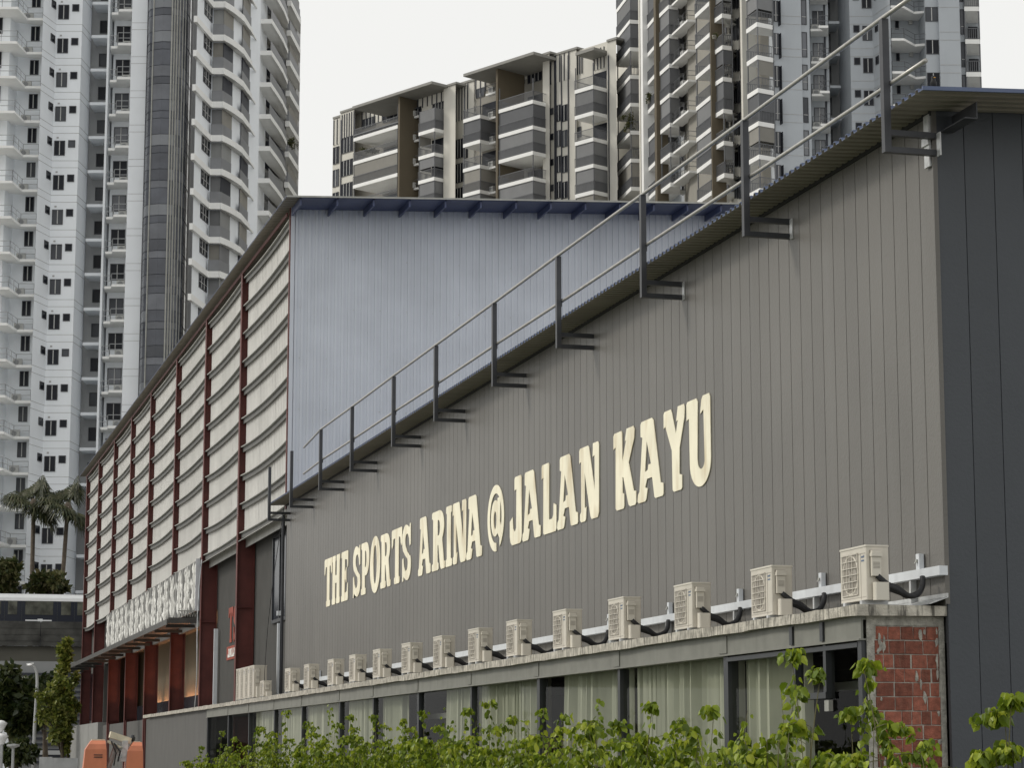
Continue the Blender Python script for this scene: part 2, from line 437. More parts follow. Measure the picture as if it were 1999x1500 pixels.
# galvanised bracket plate at the near corner
wpart('corner_plate', MB().box(WX - 0.045, WX - 0.014, WY0 + 0.02, WY0 + 0.17, 9.02, 9.70).box(WX - 0.07, WX - 0.046, WY0 + 0.0, WY0 + 0.19, 9.30, 9.40), M['galv'], hall)

# ================================================================ guard rail on brackets along the eave
PX_ = 12.02
posts = [26.60, 31.60, 36.40, 41.45, 46.20, 51.45, 56.00, 61.25, 65.85, 70.75, 74.9]
rail = thing('roof_guardrail', (PX_, 26.6, 9.1), 'dark steel bracket posts carrying two pipe rails along the eave', 'guardrail')
ZB, ZT, ZM = 9.12, 10.86, 10.02
pmesh = MB()
pmesh.box(-0.03, 0.03, -0.05, 0.05, 0.0, ZT - ZB)
pmesh.box(-0.022, 0.022, -0.05, -0.044, 0, 0)
pmesh = MB().box(-0.045, 0.045, -0.05, 0.05, 0.0, ZT - ZB)
pme = pmesh.mesh('post', M['post'])
arm = MB().box(0.046, WX - PX_ - 0.002, -0.04, 0.04, 0.0, 0.075).mesh('bracket_arm', M['post'])
cl = MB().tube([(0, -0.05, 0), (0, 0.05, 0)], 0.034, 8)
cl.tube([(0.0, 0.0, -0.02), (0.0, 0.0, -0.11)], 0.012, 5)
clm = cl.mesh('rail_clamp', M['post'])
plm = MB().box(WX - PX_ - 0.02, WX - PX_ - 0.003, -0.05, 0.05, 0.0, 0.30).mesh('wall_plate', M['galv'])
for k, y in enumerate(posts):
    p = link('post', pme, rail, (0, y - 26.6, ZB - 9.1))
    for z in (0.0, 0.22):
        link('bracket_arm', arm, p, (0, 0, z))
    if k in (0, 1, 2):
        link('wall_plate', plm, p, (0, -0.1, -0.02))
    if k < 9:
        link('rail_clamp', clm, p, (0.06, 0.0, ZM - ZB))
rp = MB(); 
wpart('top_rail', MB().tube([(PX_, 25.7, ZT + 0.02)] + [(PX_ + 0.01 * math.sin(y * 3), y, ZT + 0.02) for y in posts[:9]] + [(PX_ + 0.05, 68.9, ZT - 0.12)], 0.03, 8), M['pipe'], rail, True)
wpart('mid_rail', MB().tube([(PX_ + 0.07, 25.55, ZM)] + [(PX_ + 0.07 + 0.01 * math.sin(y * 2), y, ZM) for y in posts[:9]] + [(PX_ + 0.07, 69.0, ZM - 0.06)], 0.03, 8), M['pipe'], rail, True)
# bird on the roof edge
bd = thing('bird', (12.35, 25.9, 9.765), 'small black bird with an orange beak perched on the roof corner', 'bird')
b = MB().lathe([(0.0, -0.01), (0.028, 0.012), (0.042, 0.05), (0.040, 0.085), (0.026, 0.115), (0.024, 0.13), (0.026, 0.148), (0.018, 0.166), (0.0, 0.174)], (0, 0, 0.012), 'z', 12)
b.par((-0.014, 0.02, 0.03), (0.028, 0, 0), (0, 0.012, 0.0), (0, 0.07, -0.055))
obj('body', b, M['bird'], bd, True)
obj('beak', MB().tube([(0.0, -0.018, 0.152), (0.01, -0.052, 0.146)], 0.009, 6, r1=0.002), M['beak'], bd)
obj('leg', MB().tube([(0.012, 0, 0.03), (0.012, 0, 0.0)], 0.004, 5), M['beak'], bd)
obj('leg', MB().tube([(-0.012, 0, 0.03), (-0.012, 0, 0.0)], 0.004, 5), M['beak'], bd)

# ================================================================ lettering on the wall
def arc(cx, cy, rx, ry, a0, a1, n=14):
    return [(cx + rx * math.cos(math.radians(a0 + (a1 - a0) * i / n)), cy + ry * math.sin(math.radians(a0 + (a1 - a0) * i / n))) for i in range(n + 1)]
def sr(pts):
    return pts
GL = {
 'T': [[[(0.0, .97), (.06, 1.0), (.95, 1.0), (1, .97), (1, .70), (.95, .66), (.88, .72), (.84, .83), (.69, .84), (.69, .13), (.78, .11), (.78, .02), (.74, 0), (.30, 0), (.26, .02), (.26, .11), (.34, .13), (.34, .84), (.16, .83), (.12, .72), (.05, .66), (0, .70)]]],
 'H': [[[(0, .97), (.04, 1), (.40, 1), (.44, .97), (.44, .90), (.40, .87), (.40, .59), (.60, .59), (.60, .87), (.56, .90), (.56, .97), (.60, 1), (.96, 1), (1, .97), (1, .90), (.95, .87), (.95, .13), (1, .10), (1, .03), (.96, 0), (.60, 0), (.56, .03), (.56, .10), (.60, .13), (.60, .43), (.40, .43), (.40, .13), (.44, .10), (.44, .03), (.40, 0), (.04, 0), (0, .03), (0, .10), (.06, .13), (.06, .87), (0, .90)]]],
 'E': [[[(0, .97), (.05, 1), (.95, 1), (1, .97), (1, .68), (.92, .66), (.84, .82), (.52, .84), (.52, .60), (.62, .60), (.70, .67), (.76, .66), (.76, .37), (.70, .36), (.62, .43), (.52, .43), (.52, .16), (.84, .18), (.92, .35), (1, .33), (1, .03), (.95, 0), (.05, 0), (0, .03), (0, .10), (.10, .13), (.10, .87), (0, .90)]]],
 'S': [[[(.98, 1.0), (.98, .62), (.86, .60), (.80, .74), (.66, .83)] + arc(.54, .70, .19, .13, 80, 225, 8) + [(.62, .50), (.88, .42)] + arc(.58, .27, .44, .27, 35, -90, 12) + [(.40, .02), (.18, .08), (.14, 0), (.02, 0), (.02, .40), (.14, .42), (.22, .26), (.36, .17)] + arc(.46, .30, .20, .13, -60, 40, 8) + [(.40, .44), (.12, .54)] + arc(.44, .73, .44, .27, 215, 90, 12) + [(.62, .98), (.84, .92), (.88, 1.0)]]],
 'P': [[[(0, .97), (.04, 1), (.55, 1)] + arc(.58, .68, .42, .32, 85, -90, 14) + [(.46, .36), (.46, .13), (.56, .11), (.56, .02), (.52, 0), (.04, 0), (0, .02), (0, .11), (.10, .13), (.10, .87), (0, .90)], [(.46, .84), (.54, .84)] + arc(.54, .68, .12, .16, 85, -85, 8) + [(.46, .52)]]],
 'O': [[arc(.5, .5, .5, .54, 0, 360, 40)[:-1], arc(.5, .5, .17, .37, 0, 360, 30)[:-1]]],
 'R': [[[(0, .97), (.04, 1), (.55, 1)] + arc(.56, .73, .38, .27, 85, -50, 12) + [(.80, .47), (.93, .13), (1, .11), (1, .02), (.97, 0), (.72, 0), (.66, .04), (.50, .42), (.44, .42), (.44, .13), (.52, .11), (.52, .02), (.48, 0), (.04, 0), (0, .02), (0, .11), (.09, .13), (.09, .87), (0, .90)], [(.44, .84), (.52, .84)] + arc(.52, .71, .11, .13, 85, -85, 8) + [(.44, .58)]]],
 'A': [[[(.14, .97), (.18, 1), (.58, 1), (.65, .96), (.90, .17), (1, .15), (1, .02), (.97, 0), (.70, 0), (.66, .02), (.58, .27), (.38, .27), (.30, .17), (.40, .15), (.34, .02), (.30, 0), (.04, 0), (0, .03), (.02, .11), (.08, .14), (.21, .80), (.14, .82)], [(.38, .74), (.54, .44), (.44, .44), (.42, .38), (.30, .36)]]],
 'I': [[[(.06, .97), (.12, 1), (.88, 1), (.94, .97), (.94, .90), (.80, .87), (.80, .13), (1, .11), (1, .02), (.95, 0), (.05, 0), (0, .02), (0, .11), (.18, .13), (.18, .87), (.06, .90)]]],
 'N': [[[(0, .97), (.04, 1), (.44, 1), (.50, .97), (.78, .36), (.78, .84), (.68, .82), (.70, .94), (.70, 1), (.95, 1), (1, .95), (.98, .06), (.92, 0), (.62, 0), (.56, .04), (.27, .66), (.27, .17), (.36, .19), (.32, .02), (.28, 0), (.08, 0), (.03, .03), (.03, .11), (.09, .14), (.09, .82), (0, .80)]]],
 'J': [[[(.40, .97), (.46, 1), (.92, 1), (.98, .96), (1, .10), (.94, .03), (.86, 0), (.18, 0), (.06, .05), (0, .14), (0, .36), (.24, .42), (.28, .24), (.42, .18), (.54, .24), (.56, .82), (.40, .80)]]],
 'L': [[[(0, .97), (.04, 1), (.46, 1), (.52, .97), (.50, .19), (.72, .19), (.80, .24), (.82, .40), (1, .36), (1, .04), (.95, 0), (.16, 0), (.10, .03), (.12, .82), (0, .80)]]],
 'K': [[[(0, .97), (.04, 1), (.36, 1), (.40, .97), (.40, .60), (.58, .86), (.52, .85), (.60, 1), (.90, 1), (.95, .95), (.93, .84), (.68, .56), (.90, .18), (1, .17), (1, .03), (.96, 0), (.74, 0), (.66, .03), (.44, .40), (.40, .40), (.40, .20), (.47, .18), (.47, .03), (.44, 0), (.14, 0), (.08, .03), (.10, .82), (0, .80)]]],
 'Y': [[[(0, .97), (.04, 1), (.34, 1), (.40, .95), (.58, .68), (.68, .84), (.60, .83), (.68, 1), (.96, 1), (1, .95), (.98, .84), (.74, .50), (.72, .19), (.84, .17), (.84, .02), (.80, 0), (.46, 0), (.40, .03), (.38, .50), (.08, .82), (0, .80)]]],
 'U': [[[(0, .97), (.04, 1), (.42, 1), (.48, .95), (.44, .28)] + arc(.60, .26, .15, .10, 180, 350, 8) + [(.72, .84), (.58, .80), (.64, .96), (.70, 1), (.95, 1), (1, .95), (1, .26)] + arc(.56, .26, .44, .30, 0, -180, 16)[1:] + [(.10, .80), (0, .78)]]],
 '@': [[[(.62, .30)] + arc(.5, .52, .5, .56, -52, -352, 34) + arc(.86, .42, .13, .14, 0, -120, 6)[1:] + [(.80, .34)] + [(.83, .42)] + arc(.5, .52, .37, .42, 6, 300, 30) + [(.70, .13)]][0:1], [arc(.47, .50, .24, .29, 0, 360, 24)[:-1], arc(.47, .47, .085, .13, 0, 360, 16)[:-1]], [[(.58, .68), (.66, .80), (.76, .80), (.74, .32), (.66, .22), (.58, .28)]]],
}
GL['@'] = [[arc(.5, .5, .5, .51, -62, 275, 40) + arc(.5, .5, .36, .38, 275, -50, 34)], [arc(.47, .50, .25, .28, 0, 360, 24)[:-1], arc(.47, .47, .085, .14, 0, 360, 16)[:-1]], [[(.60, .66), (.62, .80), (.78, .80), (.76, .42), (.84, .34), (.96, .44), (.90, .26), (.76, .16), (.62, .26)]]]
def glyph(shapes, w, h, depth, m):
    mb = MB()
    for si, sh in enumerate(shapes):
        cu = bpy.data.curves.new('g', 'CURVE'); cu.dimensions = '2D'; cu.fill_mode = 'BOTH'
        cu.extrude = depth / 2 + 0.001 * si; cu.bevel_depth = 0.001; cu.bevel_resolution = 0
        for loop in sh:
            sp = cu.splines.new('POLY'); sp.points.add(len(loop) - 1); sp.use_cyclic_u = True
            for p, (x, y) in zip(sp.points, loop):
                p.co = (x * w, y * h, 0, 1)
        o = bpy.data.objects.new('g', cu)
        COL.objects.link(o)
        bpy.context.view_layer.update()
        me = bpy.data.meshes.new_from_object(o)
        # local x,y,z(out) -> world: x runs to -y, y to z, z to -x
        vs = [(-v.co.z, -v.co.x, v.co.y) for v in me.vertices]
        mb.add(vs, [tuple(p.vertices) for p in me.polygons])
        bpy.data.objects.remove(o); bpy.data.curves.remove(cu); bpy.data.meshes.remove(me)
    return mb.mesh('letter', m)
TXT = [('T', 68.59, 67.43), ('H', 67.38, 66.19), ('E', 65.97, 64.99), ('S', 64.27, 63.26), ('P', 63.11, 62.04), ('O', 61.93, 60.61), ('R', 60.55, 59.31), ('T', 59.17, 57.95), ('S', 57.92, 56.93), ('A', 56.1, 54.75), ('R', 54.61, 53.29), ('I', 53.2, 52.58), ('N', 52.52, 51.22), ('A', 51.21, 49.8), ('@', 49.3, 47.91), ('J', 47.43, 46.49), ('A', 46.44, 45.06), ('L', 44.97, 43.93), ('A', 43.87, 42.46), ('N', 42.35, 41.09), ('K', 40.2, 38.91), ('A', 38.83, 37.43), ('Y', 37.38, 36.3), ('U', 36.21, 35.07)]
sign = thing('wall_lettering', (WX - 0.012, 51.8, 5.96), 'row of large cream painted letters reading THE SPORTS ARINA @ JALAN KAYU', 'sign')
stud = MB().tube([(0, 0, 0), (-0.02, 0, 0)], 0.012, 5).mesh('fixing_stud', M['post'])
for ch, ya, yb in TXT:
    me = glyph(GL[ch], ya - yb, 1.40, 0.012, M['letter'])
    lo = link('letter', me, sign, (0, ya - 51.8, 0.0))
# ================================================================ trunking, isolators, flashing
tr = thing('cable_trunking', (12.6, 26.6, 3.82), 'long white metal trunking running behind the outdoor units', 'trunking')
y = 26.62
while y < 73.5:
    wpart('trunking_length', MB().box(12.585, 12.698, y, min(y + 2.394, 73.6), 3.82, 3.935), M['white_trunk'], tr)
    y += 2.4
for k in range(15):
    yy = 27.5 + k * 3.2
    wpart('support_bracket', MB().box(12.60, 12.68, yy, yy + 0.05, 3.47, 3.818), M['galv'], tr)
tag(obj('wall_flashing', MB().par((12.45, 26.62, 3.46), (0.245, 0, 0.085), (0, 47.5, 0), (0, 0, 0.006)).box(12.682, 12.696, 26.62, 74.0, 3.55, 3.60), M['galv']), 'pale metal flashing folded along the foot of the panelled wall', 'flashing')
# ================================================================ glazed annex under the concrete slab
SX, SY = 11.52, 26.73
annex = thing('glazed_annex', (SX, SY, 0), 'single storey glazed annex under a weathered concrete slab with a raw brick pier', 'building')
slab = MB()
r2 = random.Random(3)
# slab with chipped, uneven edge
ys = [SY + 0.001] + [SY + k * 0.45 + r2.uniform(-.1, .1) for k in range(1, 176)] + [106.0]
top = [(SX + r2.uniform(0, 0.02), y, 3.45 + r2.uniform(-0.012, 0.006)) for y in ys]
bot = [(SX + r2.uniform(0.0, 0.02), y, 3.32 + r2.uniform(-0.01, 0.008)) for y in ys]
n = len(ys)
vs = top + bot + [(12.74, y, 3.445) for y in ys] + [(12.74, y, 3.325) for y in ys]
fs = []
for i in range(n - 1):
    fs += [(i, i + 1, n + i + 1, n + i), (2 * n + i, 2 * n + i + 1, i + 1, i), (n + i, n + i + 1, 3 * n + i + 1, 3 * n + i)]
fs += [(0, n, 3 * n, 2 * n), (n - 1, 3 * n - 1, 4 * n - 1, 2 * n - 1)]
slab.add(vs, fs)
wpart('roof_slab', slab, M['slab'], annex)
GX = 11.72
wpart('edge_beam', MB().box(11.63, 11.66, 26.86, 85.9, 3.04, 3.318).box(11.60, 11.78, 26.86, 85.9, 3.02, 3.04).box(11.66, 11.8, 26.86, 85.9, 3.27, 3.318), M['beam'], annex)
muls = [85.9, 80.7, 76.1, 71.1, 66.3, 60.7, 56.4, 51.5, 46.65, 41.6, 36.76, 31.74]
for k, y in enumerate(muls):
    w = 0.09 if k % 2 else 0.06
    wpart('mullion', MB().box(11.66, 11.82, y - w, y + w, 0, 3.018), M['mullion'], annex)
    if k:
        wpart('splice_plate', MB().box(11.615, 11.629, y - 0.16, y + 0.16, 3.06, 3.30), M['beam'], annex)
wpart('mullion', MB().box(11.64, 11.76, 26.88, 27.0, 0, 3.018), M['mullion'], annex)
wz = 2.42
for y in (29.1, 28.06):
    wpart('window_post', MB().box(11.64, 11.76, y - 0.045, y + 0.045, wz, 3.018), M['mullion'], annex)
    wpart('window_post', MB().box(11.60, 11.627, y - 0.05, y + 0.05, 3.06, 3.30), M['mullion'], annex)
wpart('window_sill', MB().box(11.63, 11.76, 28.02, 29.15, wz - 0.08, wz), M['mullion'], annex)
wpart('head_rail', MB().box(11.635, 11.76, 27.0, 31.66, 2.94, 3.0), M['mullion'], annex)
wpart('latch_box', MB().box(11.66, 11.72, 28.0, 28.14, wz - 0.24, wz - 0.1), M['purlin'], annex)
edges = sorted([26.98] + muls)
for a, b_ in zip(edges[:-1], edges[1:]):
    wpart('glass_pane', MB().add([(GX, a + 0.05, 0.05), (GX, b_ - 0.05, 0.05), (GX, b_ - 0.05, 3.018), (GX, a + 0.05, 3.018)], [(3, 2, 1, 0)]), M['glass'], annex)
wpart('blank_wall', MB().box(11.66, 12.2, 86.02, 104.5, 0, 3.318), M['grey_render'], annex)
# rooms behind the glass
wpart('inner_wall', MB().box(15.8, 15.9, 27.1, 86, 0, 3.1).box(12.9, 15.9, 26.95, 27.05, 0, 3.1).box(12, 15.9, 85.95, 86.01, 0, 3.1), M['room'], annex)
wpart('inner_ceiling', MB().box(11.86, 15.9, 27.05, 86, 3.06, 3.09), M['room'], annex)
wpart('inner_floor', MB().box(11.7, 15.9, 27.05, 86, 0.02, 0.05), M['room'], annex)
for (a, b_) in ((27.2, 31.5), (46.9, 56.0)):
    wpart('ceiling_bulkhead', MB().box(12.75, 12.83, a, b_, 2.50, 2.62), M['signwhite'], annex)
# brick pier facing the end, blocks set proud of rough mortar
pier = wpart('brick_pier', MB().box(11.765, 12.735, 26.862, 27.15, 0, 3.318), M['mortar'], annex)
wpart('pier_lintel', MB().box(11.70, 12.73, 26.845, 26.861, 3.205, 3.318), M['mortar'], annex)
wpart('pier_render', MB().box(11.70, 11.80, 26.848, 26.861, 0, 3.204).box(12.66, 12.735, 26.85, 26.861, 0, 3.204), M['mortar'], annex)
ch = 0.172
for c in range(19):
    z1 = 3.195 - c * ch
    if z1 < 0.2:
        break
    if c == 0:
        xs = [11.83 + 0.168 * i for i in range(6)]
        xs = [x - 0.01 for x in xs]
    else:
        o_ = r2.choice((0.0, 0.1, 0.05))
        xs = [11.80]
        x = 11.80 + r2.choice((0.12, 0.2, 0.26))
        while x < 12.56:
            xs.append(x); x += r2.choice((0.21, 0.225, 0.13, 0.24))
        xs.append(12.665)
    for a, b_ in zip(xs[:-1], xs[1:]):
        if b_ - a < 0.05:
            continue
        j = lambda: r2.uniform(-0.004, 0.004)
        g = 0.0035 if r2.random() > 0.2 else 0.014
        px, pz = a + g, z1 - ch + 0.005
        w, h = b_ - a - 2 * g, ch - 0.010
        d = 26.852 + r2.uniform(-0.006, 0.006)
        mb = MB()
        P = [(px + j(), pz + j()), (px + w + j(), pz + j()), (px + w + j(), pz + h + j()), (px + j(), pz + h + j())]
        Q = [(x_ + (0.006 if k in (0, 3) else -0.006), z_ + (0.006 if k < 2 else -0.006)) for k, (x_, z_) in enumerate(P)]
        mb.add([(x_, 26.862, z_) for x_, z_ in P] + [(x_, d, z_) for x_, z_ in Q], [(4, 5, 6, 7), (0, 1, 5, 4), (1, 2, 6, 5), (2, 3, 7, 6), (3, 0, 4, 7)])
        if c == 0:
            for q in (0.33, 0.62):
                mb.box(px + 0.012, px + w - 0.012, d - 0.003, d - 0.001, pz + h * q, pz + h * q + 0.012)
        o = obj('brick', rel(mb, (SX, SY, 0)), M['brick'], pier)
# smeared mortar lumps
for k in range(26):
    x = r2.choice((r2.uniform(11.80, 11.9), r2.uniform(11.85, 12.6), 12.63)); z = r2.uniform(1.3, 3.2) if k > 8 else r2.uniform(2.6, 3.2)
    n_ = 9; a_, b2 = r2.uniform(0.012, 0.03), r2.uniform(0.03, 0.10)
    pts_ = [(x + a_ * r2.uniform(0.5, 1.2) * math.cos(6.283 * i / n_), 26.8445 - r2.uniform(0, 0.002), z + b2 * r2.uniform(0.5, 1.2) * math.sin(6.283 * i / n_)) for i in range(n_)]
    mb = MB().add(pts_ + [(x, 26.836, z)] + [(q[0], 26.86, q[2]) for q in pts_], [(i, (i + 1) % n_, n_) for i in range(n_)] + [(i, n_ + 1 + i, n_ + 1 + (i + 1) % n_, (i + 1) % n_) for i in range(n_)])
    obj('mortar_smear', rel(mb, (SX, SY, 0)), M['mortar'], pier)
# ================================================================ curtains
cv = 0
def curtain(y0, y1, lab, slant=0.0):
    mb = MB()
    rr = random.Random(int(y0 * 10))
    n = int((y1 - y0) / 0.045)
    pts = []
    for i in range(n + 1):
        y = y0 + (y1 - y0) * i / n
        x = 11.93 + 0.075 * math.sin(y * 22 + 2.6 * math.sin(y * 2.3)) + 0.025 * math.sin(y * 57)
        pts.append((x, y))
    for (xa, ya), (xb, yb) in zip(pts[:-1], pts[1:]):
        s0 = slant * (ya - y0) / (y1 - y0); s1 = slant * (yb - y0) / (y1 - y0)
        mb.add([(xa, ya + s0, 0.1), (xb, yb + s1, 0.1), (xb, yb, 3.055), (xa, ya, 3.055)], [(3, 2, 1, 0)])
    o = obj('curtain', mb, M['curtain'], None, True)
    tag(o, lab, 'curtain', 'curtains behind the annex glazing')
curtain(29.35, 31.6, 'pale green curtain drawn to the side of the dark opening beside the brick pier')
G_ = 'pale green sheer curtain filling the %s glazing bay from the brick pier'
curtain(31.9, 36.6, G_ % 'second'); curtain(36.9, 40.7, 'pale green curtain drawn back leaving a thin dark gap at its far edge', 0.25); curtain(41.8, 46.5, G_ % 'fourth')
curtain(46.85, 49.6, 'pale green curtain drawn back beside a dark half-open bay, slanting edge', 0.3); curtain(53.9, 56.2, 'narrow pale green curtain at the far edge of a half dark bay')
curtain(56.6, 60.5, G_ % 'seventh'); curtain(60.9, 66.1, G_ % 'eighth'); curtain(66.5, 70.9, G_ % 'ninth'); curtain(71.3, 75.9, G_ % 'tenth')

# ================================================================ outdoor air-conditioning units on the slab
def rounded(x0, x1, y0, y1, r, n=3):
    pts = []
    for cx, cy, a in ((x1 - r, y1 - r, 0), (x0 + r, y1 - r, 90), (x0 + r, y0 + r, 180), (x1 - r, y0 + r, 270)):
        for i in range(n + 1):
            w = math.radians(a + 90 * i / n)
            pts.append((cx + r * math.cos(w), cy + r * math.sin(w)))
    return pts
def ac_parts(W, D, H, fans=1):
    P = []
    P.append(('casing', MB().prism(rounded(0, D, 0, W, 0.018), 0.05, H - 0.02).mesh('casing', M['ac']), None))
    P.append(('lid', MB().prism(rounded(-0.008, D + 0.008, -0.008, W + 0.008, 0.022), H - 0.019, H + 0.004).mesh('lid', M['ac2']), None))
    ft = MB().box(-0.02, D + 0.03, 0.12, 0.18, 0.0, 0.049)
    P.append(('foot', ft.mesh('foot', M['galv']), None))
    P.append(('foot', MB().box(-0.02, D + 0.03, W - 0.18, W - 0.12, 0.0, 0.049).mesh('foot', M['galv']), None))
    hh = (H - 0.12) / fans
    for k in range(fans):
        cz = 0.08 + hh * (k + 0.5); cy = W * 0.60; r = min(hh, W * 0.62) * 0.44
        P.append(('grille_plate', MB().box(-0.002, 0.0005, cy - r * 1.15, cy + r * 1.15, cz - r * 1.15, cz + r * 1.15).mesh('grille_plate', M['blade']), None))
        P.append(('fan_recess', MB().lathe([(r * 1.12, 0.0), (r * 1.04, -0.006), (r, -0.004)], (0, cy, cz), 'x', 28, 0).lathe([(r, -0.004), (0.0, -0.003)], (0, cy, cz), 'x', 28, 1).mesh('fan_recess', [M['ac'], M['fan']]), None))
        bl = MB()
        for q in range(3):
            a0 = q * 2.094 + 0.4
            pts = [(0.03, a0), (0.03, a0 + 1.3), (r * 0.9, a0 + 1.15), (r * 0.95, a0 + 0.55), (r * 0.8, a0 + 0.1)]
            bl.add([(-0.007 - 0.002 * (i % 2), cy + rr_ * math.cos(t), cz + rr_ * math.sin(t)) for i, (rr_, t) in enumerate(pts)], [(0, 1, 2, 3, 4)])
        bl.lathe([(0.045, -0.006), (0.045, -0.012), (0.0, -0.013)], (0, cy, cz), 'x', 10)
        P.append(('fan', bl.mesh('fan', M['blade']), None))
        gr = MB()
        R_ = r * 1.1
        for i in range(7):
            z = cz - R_ + 2 * R_ * i / 6
            gr.box(-0.022, -0.017, cy - R_, cy + R_, z - 0.0035, z + 0.0035)
        for s_ in (-1, -0.33, 0.33, 1):
            gr.box(-0.0168, -0.012, cy + s_ * R_ - 0.004, cy + s_ * R_ + 0.004, cz - R_, cz + R_)
        P.append(('fan_guard', gr.mesh('fan_guard', M['ac2']), None))
    seam = MB().box(-0.003, 0.001, 0.02, W - 0.02, H - 0.10, H - 0.093).box(-0.003, 0.001, W * 0.2, W * 0.2 + 0.006, 0.06, H - 0.09).box(-0.003, 0.001, 0.02, W - 0.02, 0.085, 0.09)
    P.append(('panel_seam', seam.mesh('panel_seam', M['blade']), None))
    mk = MB()
    for i, (a, b_) in enumerate(((0.055, 0.075), (0.085, 0.10), (0.11, 0.125), (0.13, 0.15))):
        mk.box(-0.0035, -0.001, a, b_, H - 0.15, H - 0.12 - (0.008 if i else 0))
    mk.box(-0.0035, -0.001, 0.06, 0.15, H - 0.195, H - 0.175)
    P.append(('maker_mark', mk.mesh('maker_mark', M['ink']), None))
    P.append(('cover_gap', MB().box(0.045, 0.195, -0.006, -0.0005, H * 0.46, H * 0.915).mesh('cover_gap', M['fan']), None))
    tc = MB().box(0.055, 0.175, -0.055, -0.001, H * 0.47, H * 0.80).box(0.045, 0.185, -0.078, -0.001, H * 0.803, H * 0.86).box(0.055, 0.175, -0.062, -0.001, H * 0.863, H * 0.905)
    for i in range(5):
        tc.box(0.07, 0.16, -0.058, -0.0555, H * 0.60 + i * 0.017, H * 0.60 + i * 0.017 + 0.007, 1)
    P.append(('terminal_cover', tc.mesh('terminal_cover', [M['ac2'], M['blade']]), None))
    vc = MB().prism(rounded(0.07, 0.255, -0.12, -0.001, 0.03), 0.04, H * 0.36)
    P.append(('valve_cover', vc.mesh('valve_cover', M['ac2'], False), None))
    return P
def hose_mesh(seed):
    rr = random.Random(seed)
    mb = MB()
    for k in range(3):
        j = lambda s=0.02: rr.uniform(-s, s)
        ctrl = [(0.13 + 0.1 * (k > 0), -0.04, 0.34 if k == 0 else 0.10 + 0.05 * k), (0.26, -0.05 + j(), 0.24 - 0.03 * k), (0.40, -0.02 + j(), 0.20 - 0.03 * k), (0.55, 0.03 + j(), 0.12 + j() - 0.015 * k), (0.70, 0.08 + j(), 0.13 + j()), (0.80, 0.14 + j(), 0.24 + j()), (0.83, 0.2, 0.36)]
        pts = []
        for i in range(len(ctrl) - 1):
            p0, p1, p2, p3 = [Vector(ctrl[min(max(i + q, 0), len(ctrl) - 1)]) for q in (-1, 0, 1, 2)]
            for t in (0, 0.33, 0.66):
                pts.append(0.5 * ((2 * p1) + (p2 - p0) * t + (2 * p0 - 5 * p1 + 4 * p2 - p3) * t * t + (3 * p1 - p0 - 3 * p2 + p3) * t ** 3))
        pts.append(Vector(ctrl[-1]))
        mb.tube(pts, 0.036 if k < 2 else 0.02, 7)
    return mb.mesh('hose', M['rubber'], True)
hoses = [hose_mesh(i) for i in range(3)]
AW, AD, AH = 0.84, 0.30, 0.72
acp = ac_parts(AW, AD, AH)
YL = [27.62, 30.82, 34.07, 37.37, 40.7, 43.99, 46.98, 50.16, 53.33, 56.66, 59.77, 62.69, 66.23, 69.34]
ORD = ['nearest the brick pier', 'second from the brick pier', 'third from the brick pier', 'fourth from the brick pier', 'fifth from the brick pier', 'sixth from the brick pier', 'seventh from the brick pier', 'eighth from the brick pier', 'ninth from the brick pier', 'tenth from the brick pier', 'eleventh from the brick pier', 'twelfth from the brick pier', 'thirteenth from the brick pier', 'fourteenth from the brick pier']
iso = MB().prism(rounded(0.0, 0.075, -0.05, 0.05, 0.012), 0, 0.20).box(-0.02, -0.001, -0.02, 0.02, 0.09, 0.13, 1)
iso.tube([(-0.01, 0, 0.11), (-0.035, 0.01, 0.075)], 0.012, 6, 1)
isom = iso.mesh('isolator_switch', [M['white_trunk'], M['purlin']])
for k, yl in enumerate(YL):
    t = thing('outdoor_unit', (11.69 + R.uniform(-.015, .015), yl - AW, 3.462), 'ivory air conditioner outdoor unit on the slab, ' + ORD[k], 'air conditioner', 'outdoor units along the slab', R.uniform(-0.02, 0.02))
    for nm, me, mm in acp:
        link(nm, me, t)
    link('hose', hoses[k % 3], t)
    o = link('isolator_switch', isom, None, (12.615, yl - 0.3, 3.9365))
    tag(o, 'white isolator switch box on the trunking behind the outdoor unit ' + ORD[k], 'switch', 'isolator switches on the trunking')
    # bearing strip the unit stands on
    s_ = obj('mounting_strip', MB().box(11.63, 12.1, yl - AW - 0.02 if k else yl - AW + 0.02, yl + 0.25, 3.447, 3.4615), M['galv'])
    tag(s_, 'thin pale strip under the outdoor unit ' + ORD[k], 'mounting strip', 'strips under the outdoor units')
small = ac_parts(0.70, 0.26, 0.52)
t = thing('outdoor_unit', (11.72, 73.6, 3.452), 'small low ivory outdoor unit between the single units and the tall group', 'air conditioner', 'outdoor units along the slab')
for nm, me, mm in small:
    link(nm, me, t)
big = ac_parts(0.92, 0.42, 1.06, 2)
for k in range(4):
    t = thing('outdoor_unit', (11.66, 75.2 + k * 0.98, 3.452), ('tall twin fan outdoor unit at the near end of the group of four', 'tall twin fan outdoor unit, second in the group of four', 'tall twin fan outdoor unit, third in the group of four', 'tall twin fan outdoor unit beside the red column')[k], 'air conditioner', 'tall outdoor units')
    for nm, me, mm in big:
        link(nm, me, t)
